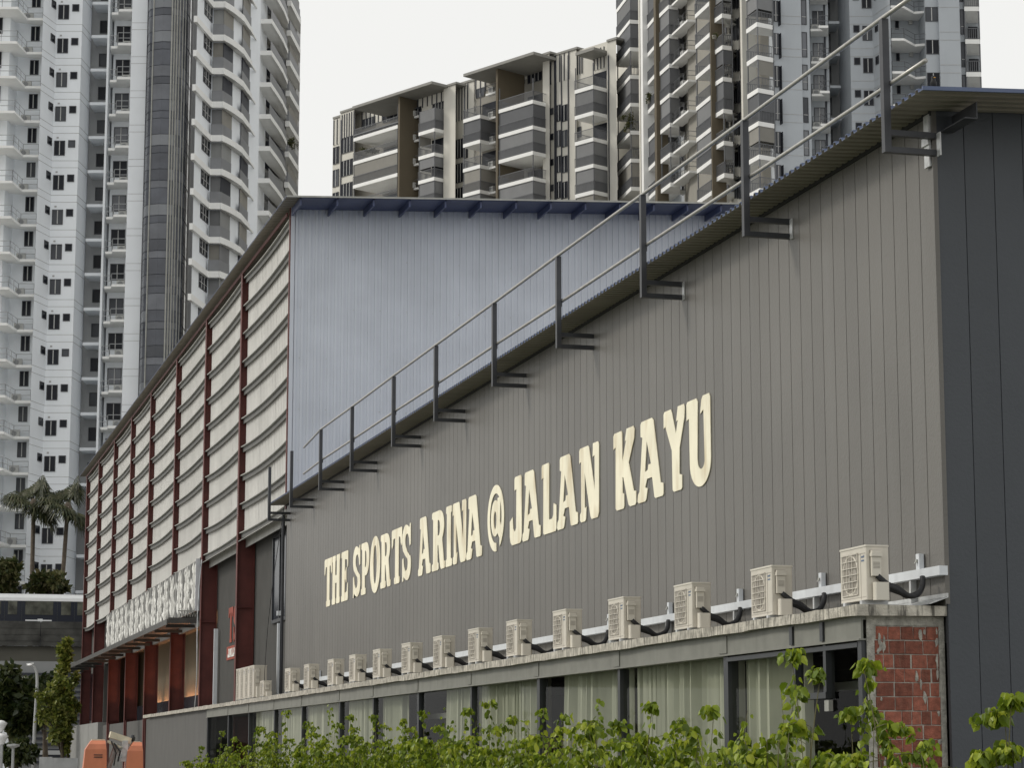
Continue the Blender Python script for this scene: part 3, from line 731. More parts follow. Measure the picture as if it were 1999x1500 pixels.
# ================================================================ arena block (tall hall behind)
AX, AY0, AY1 = 12.75, 75.72, 153.0
SL = 0.046
arena = thing('arena_block', (AX, AY0, 0), 'tall arena hall with pale blue end wall, white side cladding and red steel columns', 'building')
def ribsheet(w, ribs, m, rh=0.03, fl=0.55):
    """vertical ribbed sheet, unit height 1, width along +x, ribs towards -y"""
    mb = MB(); p = w / ribs; prof = []
    for k in range(ribs):
        prof += [(k * p, 0), (k * p + p * fl, 0), (k * p + p * (fl + 0.08), -rh), (k * p + p * 0.92, -rh)]
    prof.append((w, 0))
    for (a, ya), (b_, yb) in zip(prof[:-1], prof[1:]):
        mb.add([(a, ya, 0), (b_, yb, 0), (b_, yb, 1), (a, ya, 1)], [(0, 1, 2, 3)])
    return mb.mesh('sheet', m)
bs = ribsheet(0.9, 4, M['bluewall'], 0.035, 0.5)
for i in range(24):
    x = AX + i * 0.9
    o = link('wall_sheet', bs, arena, (x - AX, 0.0, 9.0))
    o.scale = (1, 1, 10.70 + SL * (x - AX) + 0.15)
wpart('end_wall_core', MB().box(AX + 0.1, AX + 22, AY0 + 0.05, AY0 + 0.15, 0, 19.7), M['dark'], arena)
wpart('corner_flashing', MB().box(AX - 0.03, AX + 0.10, AY0 - 0.05, AY0 - 0.037, 9.75, 19.68), M['bluewall'], arena)
wpart('corner_post', MB().box(AX - 0.065, AX - 0.031, AY0 - 0.03, AY0 + 0.12, 9.6, 19.68), M['red'], arena)
# studs on the blue wall
st = MB()
for zz_ in (11.2, 12.9, 14.6, 16.3, 18.0):
    for i in range(22):
        st.box(AX + 0.3 + i * 0.9, AX + 0.33 + i * 0.9, AY0 - 0.012, AY0 - 0.002, zz_, zz_ + 0.03)
wpart('fixings', st, M['galv'], arena)['kind'] = 'stuff'
# roof: panels between rafters, overhanging towards the end and the side
VX0, VY0, VZ = 12.28, 73.95, 19.62
def rz_(x):
    return VZ + SL * (x - VX0)
ars = roof_sheet(1.0, 4, 0, 24, 0, SL, [M['roofblue'], M['soffit']])
for i in range(80):
    link('roof_sheet', ars, arena, (VX0 - AX, VY0 - AY0 + i, VZ))
raf = 1.21
for i in range(19):
    x = VX0 + 0.45 + i * raf
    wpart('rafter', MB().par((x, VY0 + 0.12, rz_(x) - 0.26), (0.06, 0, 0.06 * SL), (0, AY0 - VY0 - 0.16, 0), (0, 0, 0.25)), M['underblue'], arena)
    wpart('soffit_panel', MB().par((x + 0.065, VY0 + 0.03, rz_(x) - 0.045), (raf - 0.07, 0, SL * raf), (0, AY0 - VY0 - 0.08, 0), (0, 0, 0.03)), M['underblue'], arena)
wpart('verge_trim', MB().par((VX0, VY0 - 0.03, VZ - 0.03), (24, 0, SL * 24), (0, 0.028, 0), (0, 0, 0.055)), M['purlin'], arena)
wpart('eave_purlin', MB().box(12.60, 12.64, AY0 + 0.1, AY1, 19.40, 19.52), M['red'], arena)
# side: columns, purlins, cladding
CY = [85.8, 95.6, 105.5, 115.8, 124.9, 134.2, 143.7, 152.2]
CL = 12.87
col = MB().box(12.60, 12.63, -0.15, 0.15, 0, 19.4).box(13.22, 13.25, -0.15, 0.15, 0, 19.4).box(12.63, 13.22, -0.012, 0.012, 0, 19.4)
for z in (3.6, 7.0, 9.5):
    col.box(12.632, 13.218, -0.14, 0.14, z, z + 0.02)
colm = rel(col, (AX, 0, 0)).mesh('column', M['red'])
bolt = MB()
for k in range(14):
    z = 10.2 + k * 0.07
    for s_ in (-0.1, 0.1):
        bolt.box(12.585, 12.60, s_ - 0.018, s_ + 0.018, z, z + 0.03)
boltm = rel(bolt, (AX, 0, 0)).mesh('bolts', M['galv'])
for k, y in enumerate(CY):
    c_ = link('column', colm, arena, (0, y - AY0, 0))
    link('bolts', boltm, c_, (0, 0, (1.9 * (k % 3))))['kind'] = 'stuff'
bays = list(zip([AY0 + 0.05] + CY[:-1], CY))
pz = [9.62 + 1.06 * k for k in range(10)]
def purlin_mesh(L, sag):
    mb = MB(); n = 12
    for i in range(n):
        a, b_ = i / n, (i + 1) / n
        ya, yb = a * L, b_ * L
        za, zb = -sag * a * (1 - a), -sag * b_ * (1 - b_)
        def seg(x0, x1, z0, z1, mi=0):
            mb.add([(x0, ya, za + z0), (x1, ya, za + z0), (x1, ya, za + z1), (x0, ya, za + z1), (x0, yb, zb + z0), (x1, yb, zb + z0), (x1, yb, zb + z1), (x0, yb, zb + z1)],
                   [(0, 1, 5, 4), (1, 2, 6, 5), (2, 3, 7, 6), (3, 0, 4, 7)] + ([(3, 2, 1, 0)] if i == 0 else []) + ([(4, 5, 6, 7)] if i == n - 1 else []), mi)
        seg(12.655, 12.86, 0.085, 0.118)
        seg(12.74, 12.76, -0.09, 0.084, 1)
    return mb
for (a, b_) in bays:
    L = b_ - a
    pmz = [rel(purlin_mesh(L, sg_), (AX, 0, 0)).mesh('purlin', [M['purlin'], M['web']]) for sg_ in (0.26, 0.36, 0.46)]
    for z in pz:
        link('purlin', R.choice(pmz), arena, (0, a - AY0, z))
    ns = 3
    w = L / ns
    cs = ribsheet(w - 0.03, 10, M['white_clad'], 0.04, 0.6)
    for q in range(ns):
        o = link('cladding_panel', cs, arena, (CL - AX, b_ - AY0 - 0.015 - q * w, 9.60), -math.pi / 2)
        o.scale = (1, 1, 9.75)
wpart('cladding_core', MB().box(CL + 0.03, CL + 0.08, AY0 + 0.2, AY1, 9.62, 19.5), M['dark'], arena)
wpart('bottom_flashing', MB().par((12.62, AY0 + 0.1, 9.40), (0.3, 0, 0.12), (0, CY[1] - AY0, 0), (0, 0, 0.02)).box(12.92, 12.95, AY0 + 0.1, CY[1], 9.2, 9.55), M['purlin'], arena)
# lower wall: ribbed grey sheets, window, far part
RW = 13.30
gs = ribsheet(1.0, 5, M['grey_render'], 0.02, 0.6)
def grey_run(y0, y1, z0, z1, x=RW):
    n = max(1, round((y1 - y0) / 1.0))
    for i in range(n):
        o = link('grey_sheet', gs, arena, (x - AX, y1 - AY0 - (y1 - y0) * i / n, z0), -math.pi / 2)
        o.scale = ((y1 - y0) / n, 1, z1 - z0)
grey_run(76.0, 95.6, 3.3, 9.6)
wpart('lower_core', MB().box(RW + 0.02, RW + 0.1, 76.0, 95.7, 0, 9.6), M['dark'], arena)
w_ = wpart('window', MB().box(RW - 0.09, RW - 0.03, 78.6, 78.72, 6.3, 9.15).box(RW - 0.09, RW - 0.03, 81.38, 81.5, 6.3, 9.15).box(RW - 0.09, RW - 0.03, 78.6, 81.5, 6.18, 6.298).box(RW - 0.09, RW - 0.03, 78.6, 81.5, 9.152, 9.25).box(RW - 0.09, RW - 0.03, 79.9, 80.0, 6.3, 9.15), M['mullion'], arena)
obj('pane', rel(MB().box(RW - 0.05, RW - 0.035, 78.72, 81.38, 6.3, 9.15), (AX, AY0, 0)), M['bluglass'], w_)
wpart('downpipe', MB().tube([(12.66, 75.95, 3.5), (12.66, 75.95, 9.5)], 0.055, 8), M['post'], arena)
# conduit and cable
tag(obj('white_conduit', MB().box(12.52, 12.60, 75.92, 76.02, 3.6, 5.9).box(12.50, 12.62, 75.90, 76.04, 6.15, 6.3), M['white_trunk']), 'short white conduit at the far corner of the grey wall', 'conduit')
tag(obj('drain_pipe', MB().box(13.05, 13.2, 94.6, 94.75, 3.5, 6.7), M['white_trunk']), 'white square pipe against the grey wall beside the red column', 'pipe')
pts = []
for i in range(25):
    t_ = i / 24
    z = 9.5 - 6.0 * t_
    pts.append((12.55 - 0.10 * math.sin(t_ * 3), 95.1 + 0.25 * math.sin(t_ * 5.5) + 1.4 * t_ ** 4, z))
tag(obj('hanging_cable', MB().tube(pts, 0.02, 5), M['white_trunk'], None, True), 'slack white cable hanging down the red column', 'cable')
pts = [(12.55 - 0.6 * math.sin(math.pi * i / 14 * 0.5), 75.2 - 0.3 * i / 14, 9.6 - 6.3 * i / 14) for i in range(15)]
tag(obj('stay_cable', MB().tube(pts, 0.012, 4), M['rubber'], None, True), 'thin dark cable slanting down from the eave to the slab', 'cable')
# wall sign TS / JALAN
sg = thing('wall_sign', (RW - 0.04, 88.5, 5.35), 'red TS letters above a red plate reading JALAN on grey cladding', 'sign')
TT = [[[(0, 1), (1, 1), (1, .72), (.88, .72), (.8, .84), (.68, .84), (.68, .1), (.76, .08), (.76, 0), (.28, 0), (.28, .08), (.36, .1), (.36, .84), (.2, .84), (.12, .72), (0, .72)]]]
ya = 88.0
for nm, y0, y1 in (('T', 92.1, 90.95), ('S', 90.8, 89.75)):
    me = glyph(GL[nm] if nm == 'S' else TT, y0 - y1, 1.36, 0.012, M['signred'])
    o = link('letter', me, sg, (0, y0 - 88.5, 0.66)); o.name = 'letter'
obj('plate', MB().box(-0.01, 0.02, 1.0, 3.95, 0.0, 0.52), M['signred'], sg)
for i, c_ in enumerate('JALAN'):
    me = glyph(GL[c_], 0.44, 0.33, 0.012, M['signwhite'])
    link('letter', me, sg, (-0.02, 3.55 - 0.5 * i, 0.09))
# carved panel run over the canopy: leaf relief on a grey backing
lat = thing('carved_fascia', (12.55, 96.0, 7.52), 'white carved leaf relief fascia above the dark canopy', 'fascia panel')
LZ0, LZ1 = 7.52, 9.58
nP = 16
LW = (135.4 - 96.0) / nP
rr = random.Random(11)
def relief(seed):
    rr = random.Random(seed); mb = MB()
    H_ = LZ1 - LZ0
    mb.box(0.0, 0.03, 0, LW - 0.02, 0, H_, 1)
    cy = LW * 0.5
    def leaf(y, z, ang, ln, wd):
        d = Vector((0, math.cos(ang), math.sin(ang))); s_ = Vector((0, -math.sin(ang), math.cos(ang)))
        o = Vector((0, y, z))
        p = [o, o + d * ln * .35 + s_ * wd, o + d * ln * .75 + s_ * wd * .7, o + d * ln, o + d * ln * .75 - s_ * wd * .5, o + d * ln * .35 - s_ * wd * .7, o + d * ln * .5]
        p = [Vector((-0.01, min(max(q.y, 0.02), LW - 0.04), min(max(q.z, 0.02), H_ - 0.02))) for q in p]
        p[6].x = -0.05 - rr.uniform(0, 0.02)
        mb.add(p, [(0, 1, 6), (1, 2, 6), (2, 3, 6), (3, 4, 6), (4, 5, 6), (5, 0, 6), (0, 6, 1), (1, 6, 2)][:6])
    mb.box(-0.05, -0.001, cy - 0.03, cy + 0.03, 0, H_)
    mb.box(-0.04, -0.001, 0.01, 0.05, 0, H_)
    for i in range(9):
        z = 0.02 + i * H_ * 0.1
        for s_ in (-1, 1):
            leaf(cy, z + rr.uniform(-.03, .03), math.pi / 2 - s_ * rr.uniform(0.5, 1.0), rr.uniform(0.6, 0.95) * (1.15 - 0.06 * i), rr.uniform(0.10, 0.15))
    for i in range(24):
        leaf(rr.uniform(0.1, LW - 0.2), rr.uniform(0.05, H_ - 0.4), math.pi / 2 + rr.uniform(-0.9, 0.9), rr.uniform(0.3, 0.6), rr.uniform(0.07, 0.12))
    return mb.mesh('carved_panel', [M['lattice'], M['lat_back']])
rel4 = [relief(s_) for s_ in range(4)]
for k in range(nP):
    link('carved_panel', rel4[k % 4], lat, (0, k * LW, 0))
obj('edge_frame', MB().box(-0.12, 0.05, -0.06, -0.002, -0.03, LZ1 - LZ0 + 0.03), M['white_trunk'], lat)
# canopy
can = thing('canopy', (11.5, 96.0, 7.05), 'long dark metal canopy on a small truss under the carved fascia', 'canopy')
wpart('canopy_sheet', MB().par((11.35, 96.0, 7.02), (1.25, 0, 0.10), (0, 57.5, 0), (0, 0, 0.03)), M['awning'], can)
wpart('canopy_fascia', MB().box(11.30, 11.348, 96.0, 153.5, 6.92, 7.14).box(11.349, 12.55, 95.96, 96.0, 6.98, 7.2), M['awning'], can)
tz = MB()
for k in range(8):
    x = 11.75 + k * 0.1
    tz.tube([(x, 96.02, 7.24), (x + 0.05, 96.02, 7.46), (x + 0.1, 96.02, 7.24)], 0.012, 4)
tz.box(11.75, 12.55, 96.0, 96.04, 7.46, 7.5)
wpart('truss', tz, M['purlin'], can)
for k in range(14):
    y = 97 + k * 4.1
    wpart('bracket', MB().box(11.4, 12.58, y, y + 0.05, 6.86, 6.99), M['awning'], can)
# open hall behind the canopy: back wall, balustrade glass, warm cove light
BW = 14.6
wpart('hall_back_wall', MB().box(BW, BW + 0.1, 95.7, 140, 3.0, 7.6), M['beigewall'], arena)
wpart('hall_ceiling', MB().box(13.3, BW, 95.7, 140, 7.5, 7.58), M['beigewall'], arena)
wpart('hall_floor', MB().box(12.8, BW, 95.7, 140, 3.2, 3.3), M['conc'], arena)
for kk, (a, b_) in enumerate(((95.8, 105.3), (105.7, 115.6), (116.0, 124.7), (125.1, 134.0))):
    wpart('dado_glass', MB().box(13.9, 13.94, a, b_, 3.3, 4.35), M['bluglass'], arena)
    tag(obj('cove_light', MB().box(14.36, 14.44, a + 0.3, b_ - 0.3, 4.2, 4.25), M['cove']), 'warm orange cove light strip behind the dark dado glass, %s open bay from the annex' % ('first', 'second', 'third', 'fourth')[kk], 'light', 'cove lights in the open hall')
wpart('hall_end_wall', MB().box(12.9, BW, 139.9, 140.0, 3.0, 9.6), M['grey_render'], arena)
wpart('upper_infill', MB().box(12.95, 13.1, 95.8, 140, 7.0, 9.6), M['grey_render'], arena)
# plinth walls
wpart('plinth_wall', MB().box(12.72, 13.2, 104.6, 138.0, 0, 3.42), M['grey_render'], arena)
for y in (115.8, 124.9, 134.2):
    wpart('plinth_pipe', MB().tube([(12.68, y - 0.3, 0), (12.68, y - 0.3, 3.5)], 0.05, 6), M['red'], arena)
far = wpart('far_plinth', MB().box(12.45, 13.4, 138.0, 141.9, 0, 3.6).box(12.45, 13.4, 144.2, 157.0, 0, 3.6).box(12.46, 13.4, 141.9, 144.2, 2.3, 3.6), M['grey_light'], arena)
wpart('far_door', MB().box(12.9, 13.0, 141.9, 144.2, 0, 2.3), M['bluglass'], arena)
for (a, b_) in ((134.3, 139.6), (140.1, 143.4), (144.1, 152.3)):
    wpart('far_infill', MB().box(13.2, 13.26, a, b_, 3.6, 9.6), M['grey_render'], arena)
    wpart('far_window', MB().box(13.16, 13.19, a + 0.4, b_ - 0.4, 3.9, 6.8), M['bluglass'], arena)
wpart('far_wall_return', MB().box(12.9, 30, AY1 - 0.1, AY1, 0, 19.5), M['grey_render'], arena)
# ================================================================ boom lift parked by the plinth
bl = thing('boom_lift', (at(225, 1490, 60).x, at(225, 1490, 60).y, 0), 'orange boom lift with folded cream arm parked beside the grey plinth', 'lift', rz=-0.06)
hz = 2.08
def hood(x0, x1, ztop):
    mb = MB()
    def ringp(a, b_, y0, y1, z):
        return [(a, y0, z), (b_, y0, z), (b_, y1, z), (a, y1, z)]
    lv = [(x0 - 0.10, x1 + 0.02, -0.6, 0.6, 0.9), (x0 - 0.02, x1, -0.55, 0.55, ztop - 0.22), (x0 + 0.06, x1 - 0.02, -0.5, 0.5, ztop - 0.09), (x0 + 0.12, x1 - 0.03, -0.4, 0.45, ztop)]
    vs = []
    for l in lv:
        vs += ringp(*l)
    fs = [(12, 13, 14, 15), (3, 2, 1, 0)]
    for i in range(3):
        for j in range(4):
            q = (j + 1) % 4
            fs.append((i * 4 + j, i * 4 + q, i * 4 + 4 + q, i * 4 + 4 + j))
    return mb.add(vs, fs)
obj('hood', hood(-0.74, -0.24, 2.02), M['orange'], bl)
obj('hood_top', MB().box(-0.60, -0.28, -0.36, 0.4, 2.022, 2.05), M['creamp'], bl)
obj('hood', hood(0.30, 0.66, 1.98), M['orange'], bl)
obj('hood_top', MB().box(0.44, 0.60, -0.3, 0.4, 1.982, 2.0), M['creamp'], bl)
obj('vent_slot', MB().box(-0.55, -0.34, -0.582, -0.56, 1.60, 1.62).box(-0.55, -0.34, -0.582, -0.56, 1.66, 1.675), M['mullion'], bl)
obj('boom_arm', MB().par((-0.16, -0.2, 2.10), (0.52, 0, -0.17), (0, 0.9, 0), (0.03, 0, 0.15)).par((-0.22, -0.25, 1.97), (0.5, 0, -0.24), (0, 0.2, 0), (0.02, 0, 0.06)), M['creamp'], bl)
obj('boom_bracket', MB().par((0.14, -0.3, 1.5), (0.14, 0, 0), (0, 0.5, 0), (0.02, 0, 0.52)).lathe([(0.13, -0.32), (0.13, -0.26), (0.05, -0.25)], (0.14, 0, 1.72), 'y', 14), M['galv'], bl)
obj('hydraulic_hose', MB().tube([(-0.05, -0.3, 1.95), (0.1, -0.4, 1.75), (0.05, -0.4, 1.5)], 0.025, 6).tube([(-0.12, -0.28, 2.0), (0.0, -0.42, 1.7), (-0.05, -0.4, 1.4)], 0.02, 6), M['rubber'], bl)
obj('lift_cylinder', MB().tube([(-0.18, -0.1, 1.3), (0.02, -0.1, 1.95)], 0.06, 8), M['galv'], bl)
obj('turntable', MB().box(-0.78, 0.72, -0.7, 0.9, 0.6, 0.9), M['mullion'], bl)
for x in (-0.65, 0.6):
    for y in (-0.7, 1.0):
        obj('wheel', MB().lathe([(0, -0.15), (0.38, -0.15), (0.42, -0.08), (0.42, 0.08), (0.38, 0.15), (0, 0.15)], (x, y, 0.42), 'x', 18), M['rubber'], bl)
obj('mirror', MB().lathe([(0.0, 0), (0.06, 0.03), (0.07, 0.10), (0.04, 0.17), (0, 0.18)], (0.42, 0.1, 1.99), 'z', 8), M['mullion'], bl)
# ================================================================ far towers
class Frame:
    """facade plane through two surveyed plan points; u runs to the right, n towards the camera"""
    def __init__(s, pa, fa, pb, fb, py):
        a, b_ = at(pa, py, fa), at(pb, py, fb)
        s.o = Vector((a.x, a.y, 0)); s.py = py
        d = Vector((b_.x - a.x, b_.y - a.y, 0)); s.L = d.length; s.u = d.normalized()
        n = Vector((s.u.y, -s.u.x, 0))
        if n.dot(Vector((EYE.x, EYE.y, 0)) - s.o) < 0:
            n = -n
        s.n = n
    def s(s, px, out=0.0, py=None):
        d = FW + RT * ((px - IW / 2) / FPX) - UP * (((s.py if py is None else py) - IH / 2) / FPX)
        o = s.o + s.n * out
        # EYE + t d = o + k u
        det = d.x * (-s.u.y) + s.u.x * d.y
        rx, ry = o.x - EYE.x, o.y - EYE.y
        return (d.x * ry - d.y * rx) / det
    def p(s, k, out=0.0, z=0.0):
        q = s.o + s.u * k + s.n * out
        return Vector((q.x, q.y, z))
    def q(s, px, out=0.0):
        return s.p(s.s(px, out), out)
    def z(s, px, py, out=0.0):
        k = s.s(px, out, py); q = s.p(k, out)
        F = (q.x - EYE.x) * math.sin(YAW) + (q.y - EYE.y) * math.cos(YAW)
        return at(px, py, F).z
    def box(s, mb, k0, k1, o0, o1, z0, z1, mi=0):
        return mb.par(s.p(k0, o0, z0), s.u * (k1 - k0), s.n * (o1 - o0), (0, 0, z1 - z0), mi)
    def pbox(s, mb, p0, p1, o0, o1, z0, z1, mi=0):
        return s.box(mb, s.s(p0, o1), s.s(p1, o1), o0, o1, z0, z1, mi)

def stack(root, name, mb, mats, zs, smooth=False, alts=None, rnd=None, kids=None):
    """one mesh repeated floor by floor; kids = [(name, mb, mat choices)] become sub-parts"""
    me = rel(mb, (root.location.x, root.location.y, 0)).mesh(name, mats, smooth)
    km = [(kn, rel(kb, (root.location.x, root.location.y, 0)).mesh(kn, kc[0]), kc) for kn, kb, kc in (kids or [])]
    out = []
    for z in zs:
        o = link(name, me, root, (0, 0, z), mat=(rnd or R).choice(alts) if alts else None)
        for kn, kme, kc in km:
            link(kn, kme, o, mat=(rnd or R).choice(kc) if len(kc) > 1 else None)
        out.append(o)
    return out

def window(root, fr, k0, k1, z0, z1, zs, out=0.0, mull=1, glass=None, fm=None, rail=False, w=0.06):
    """frame proud of the wall with a recessed pane as sub-part"""
    f = MB()
    fr.box(f, k0, k0 + w, out + 0.005, out + 0.07, z0, z1); fr.box(f, k1 - w, k1, out + 0.005, out + 0.07, z0, z1)
    fr.box(f, k0 + w, k1 - w, out + 0.005, out + 0.065, z0, z0 + w); fr.box(f, k0 + w, k1 - w, out + 0.005, out + 0.065, z1 - w, z1)
    for i in range(mull):
        k = k0 + (k1 - k0) * (i + 1) / (mull + 1)
        fr.box(f, k - 0.035, k + 0.035, out + 0.005, out + 0.075, z0 + w, z1 - w, 1)
    if rail:
        fr.box(f, k0 + w, k1 - w, out + 0.005, out + 0.06, z0 + (z1 - z0) * 0.3, z0 + (z1 - z0) * 0.3 + 0.05, 1)
    g = MB(); fr.box(g, k0 + w * 0.8, k1 - w * 0.8, out + 0.003, out + 0.025, z0 + w * 0.8, z1 - w * 0.8)
    return stack(root, 'window', f, [fm or M['wframe'], M['wlight']], zs, kids=[('pane', g, glass or [M['wglass'], M['wglass'], M['wglass'], M['wglass2']])])

def bars(poly, h, m_h=0.05, step=0.16, w=0.03, z0=0.0):
    mb = MB()
    for a, b_ in zip(poly[:-1], poly[1:]):
        a, b_ = Vector((a.x, a.y, 0)), Vector((b_.x, b_.y, 0))
        d = b_ - a; L = d.length
        if L < 0.1:
            continue
        u = d / L; n = Vector((-u.y, u.x, 0))
        mb.par(a - n * 0.03 + Vector((0, 0, z0 + h - m_h)), d, n * 0.06, (0, 0, m_h))
        mb.par(a - n * 0.02 + Vector((0, 0, z0 + 0.06)), d, n * 0.04, (0, 0, 0.04))
        c = int(L / step)
        for i in range(c + 1):
            q = a + u * (L * i / max(c, 1))
            mb.par(q - u * w / 2 - n * 0.015 + Vector((0, 0, z0 + 0.02)), u * w, n * 0.03, (0, 0, h - m_h - 0.02))
    return mb

def balcony(root, poly, back, zs, band_h=0.35, rail_h=1.05, pitch=3.1, blinds=0.6, seed=0, bandm=None, railm=None, step=0.17, w=0.045, post=True, blindm=None, edge=None, topopen=False):
    """slab with white edge, barred railing, corner posts and drawn or half-drawn blinds"""
    rr = random.Random(seed)
    sl = MB().prism([(p.x, p.y) for p in poly] + [(p.x, p.y) for p in back], 0, band_h)
    stack(root, 'balcony_slab', sl, bandm or M['band'], zs)
    rb = bars(poly, rail_h, step=step, w=w, z0=band_h)
    stack(root, 'balcony_railing', rb, railm or M['rail'], zs)
    cx = sum(p.x for p in back) / len(back); cy = sum(p.y for p in back) / len(back)
    def inset(p, f):
        v = Vector((cx - p.x, cy - p.y, 0)).normalized()
        return Vector((p.x, p.y, 0)) + v * f
    ip = [inset(p, 0.13) for p in poly]
    seg = list(zip(ip[:-1], ip[1:]))
    seg = [(a, b_) for a, b_ in seg if (b_ - a).length > 0.5]
    full, half = [], []
    for (a, b_) in seg:
        L_ = (b_ - a).length; e = (b_ - a).normalized() * min(0.06, L_ * 0.1)
        full.append(rel(MB().ring([a + e, b_ - e], 0.02, band_h + 0.05, pitch - 0.02), (root.location.x, root.location.y, 0)).mesh('blind', M['blindA']))
        half.append(rel(MB().ring([a + e, b_ - e], 0.02, band_h + 1.3, pitch - 0.02), (root.location.x, root.location.y, 0)).mesh('blind', M['blindA']))
    ms = blindm or [M['blindA'], M['blindA'], M['blindA'], M['blindB'], M['blindD']]
    for z in (zs[:-1] if topopen else zs):
        mode = rr.random(); bm = rr.choice(ms)
        for i in range(len(seg)):
            if mode < blinds:
                link('blind', full[i], root, (0, 0, z), mat=bm)
            elif mode < blinds + 0.2 and rr.random() < 0.8:
                link('blind', half[i], root, (0, 0, z), mat=bm)
    if post:
        for p in ip[1:-1]:
            stack(root, 'corner_post', MB().par((p.x - 0.05, p.y - 0.05, band_h), (0.1, 0, 0), (0, 0.1, 0), (0, 0, pitch - band_h)), M['rail'], zs)

def ledge(root, fr, p0, p1, out, zs, z0, cond=True, railm=None, zig=None, cm=None):
    """air-conditioner ledge: slab, open steel rail, condenser"""
    k0, k1 = fr.s(p0, out), fr.s(p1, out)
    poly = zig or [fr.p(k0, 0), fr.p(k0, out), fr.p(k1, out), fr.p(k1, 0)]
    sl = MB().prism([(p.x, p.y) for p in poly], z0 - 0.16, z0 + 0.06)
    stack(root, 'ledge_slab', sl, M['band'], zs)
    rl = MB()
    for a, b_ in zip(poly[:-1], poly[1:]):
        a, b_ = Vector((a.x, a.y, 0)), Vector((b_.x, b_.y, 0))
        for h in (0.5, 0.98):
            rl.tube([a + Vector((0, 0, z0 + h)), b_ + Vector((0, 0, z0 + h))], 0.03, 4)
        n_ = max(1, int((b_ - a).length / 1.3))
        for i in range(n_ + 1):
            q = a + (b_ - a) * (i / n_)
            rl.tube([q + Vector((0, 0, z0 + 0.05)), q + Vector((0, 0, z0 + 0.98))], 0.028, 4)
    stack(root, 'ledge_rail', rl, railm or M['white_rail'], zs)
    if cond:
        km = (k0 + k1) / 2 if cond is True else fr.s(cond, out * 0.6)
        cb = MB(); fr.box(cb, km - 0.4, km + 0.4, out * 0.5, out * 0.5 + 0.3, z0 + 0.07, z0 + 0.72)
        cg = MB(); c0 = fr.p(km - 0.08, out * 0.5 + 0.303, z0 + 0.4)
        cg.add([c0 + fr.u * (0.24 * math.cos(t * math.pi / 6)) + Vector((0, 0, 0.24 * math.sin(t * math.pi / 6))) for t in range(12)], [tuple(range(12))])
        stack(root, 'condenser', cb, cm or M['condenser'], zs, kids=[('fan', cg, [M['t3dark']])])

def walls(root, name, pts, z0, z1, m, back=8.0):
    """solid block under a plan polyline (left to right), extruded away from the camera"""
    bk = [Vector((p.x, p.y, 0)) + Vector((math.sin(YAW), math.cos(YAW), 0)) * back for p in (pts[-1], pts[0])]
    mb = MB()
    for a, b_ in zip(pts[:-1], pts[1:]):
        mb.add([(a.x, a.y, z0), (b_.x, b_.y, z0), (b_.x, b_.y, z1), (a.x, a.y, z1)], [(0, 1, 2, 3)])
    for a, b_ in ((pts[-1], bk[0]), (bk[0], bk[1]), (bk[1], pts[0])):
        mb.add([(a.x, a.y, z0), (b_.x, b_.y, z0), (b_.x, b_.y, z1), (a.x, a.y, z1)], [(0, 1, 2, 3)])
    n = len(pts)
    mb.add([(p.x, p.y, z1) for p in pts] + [(b_.x, b_.y, z1) for b_ in bk], [tuple(range(n + 2))])
    return wpart(name, mb, m, root)

# ---------------------------------------------------------------- tower 1: white tower on the left
PY1 = 60
T1 = thing('white_tower', (at(200, 60, 205).x, at(200, 60, 205).y, 0), 'white apartment tower with ledges, a dark glass bay and curved balconies', 'building')
ZT1 = 78.0
def A1(px, F):
    q = at(px, PY1, F); return Vector((q.x, q.y, 0))
f_a = Frame(110, 199, 160, 199, PY1)
zA, zB = f_a.z(123, 9), at(93, 891, 199.0).z
PT = (zA - zB) / 13.0
FL = range(-20, 4)
zs1 = [k * PT for k in FL]
plan = [A1(-60, 197.3), A1(20, 197.3), A1(37, 199.6), A1(83, 199.6), A1(83.3, 196.2), A1(110, 199), A1(160, 199), A1(178, 202.2), A1(178.5, 204)]
walls(T1, 'wall', plan, 0, ZT1, M['t1white'])
walls(T1, 'recess_wall', [A1(178.6, 203.6), A1(212, 203.6)], 0, ZT1, M['t1grey'])
walls(T1, 'fin_wall', [A1(210, 200), A1(214, 200)], 0, ZT1, M['t1white'], 3.5)
walls(T1, 'wall', [A1(214.2, 202.2), A1(222, 202.2), A1(223, 201.2), A1(257, 201.2)], 0, ZT1, M['t1white'])
walls(T1, 'wall', [A1(257, 198.5), A1(290, 198.5)], 0, ZT1, M['t1white'])
# facade grooves at each floor
gz = f_a.z(130, 61)
gm = MB()
for dz in (0.0, 0.62):
    gm = MB()
    for a, b_ in ((4, 5), (5, 6), (6, 7)):
        gm.ring([plan[a], plan[b_]], 0.03, gz + dz, gz + dz + 0.035)
    stack(T1, 'floor_joint', gm, M['groove'], zs1)
f_w = Frame(257, 198.5, 290, 198.5, PY1)
for dz in (0.0, 0.62):
    gm = MB(); f_w.pbox(gm, 257.3, 289, 0.002, 0.015, gz + dz, gz + dz + 0.03)
    stack(T1, 'floor_joint', gm, M['groove'], zs1)
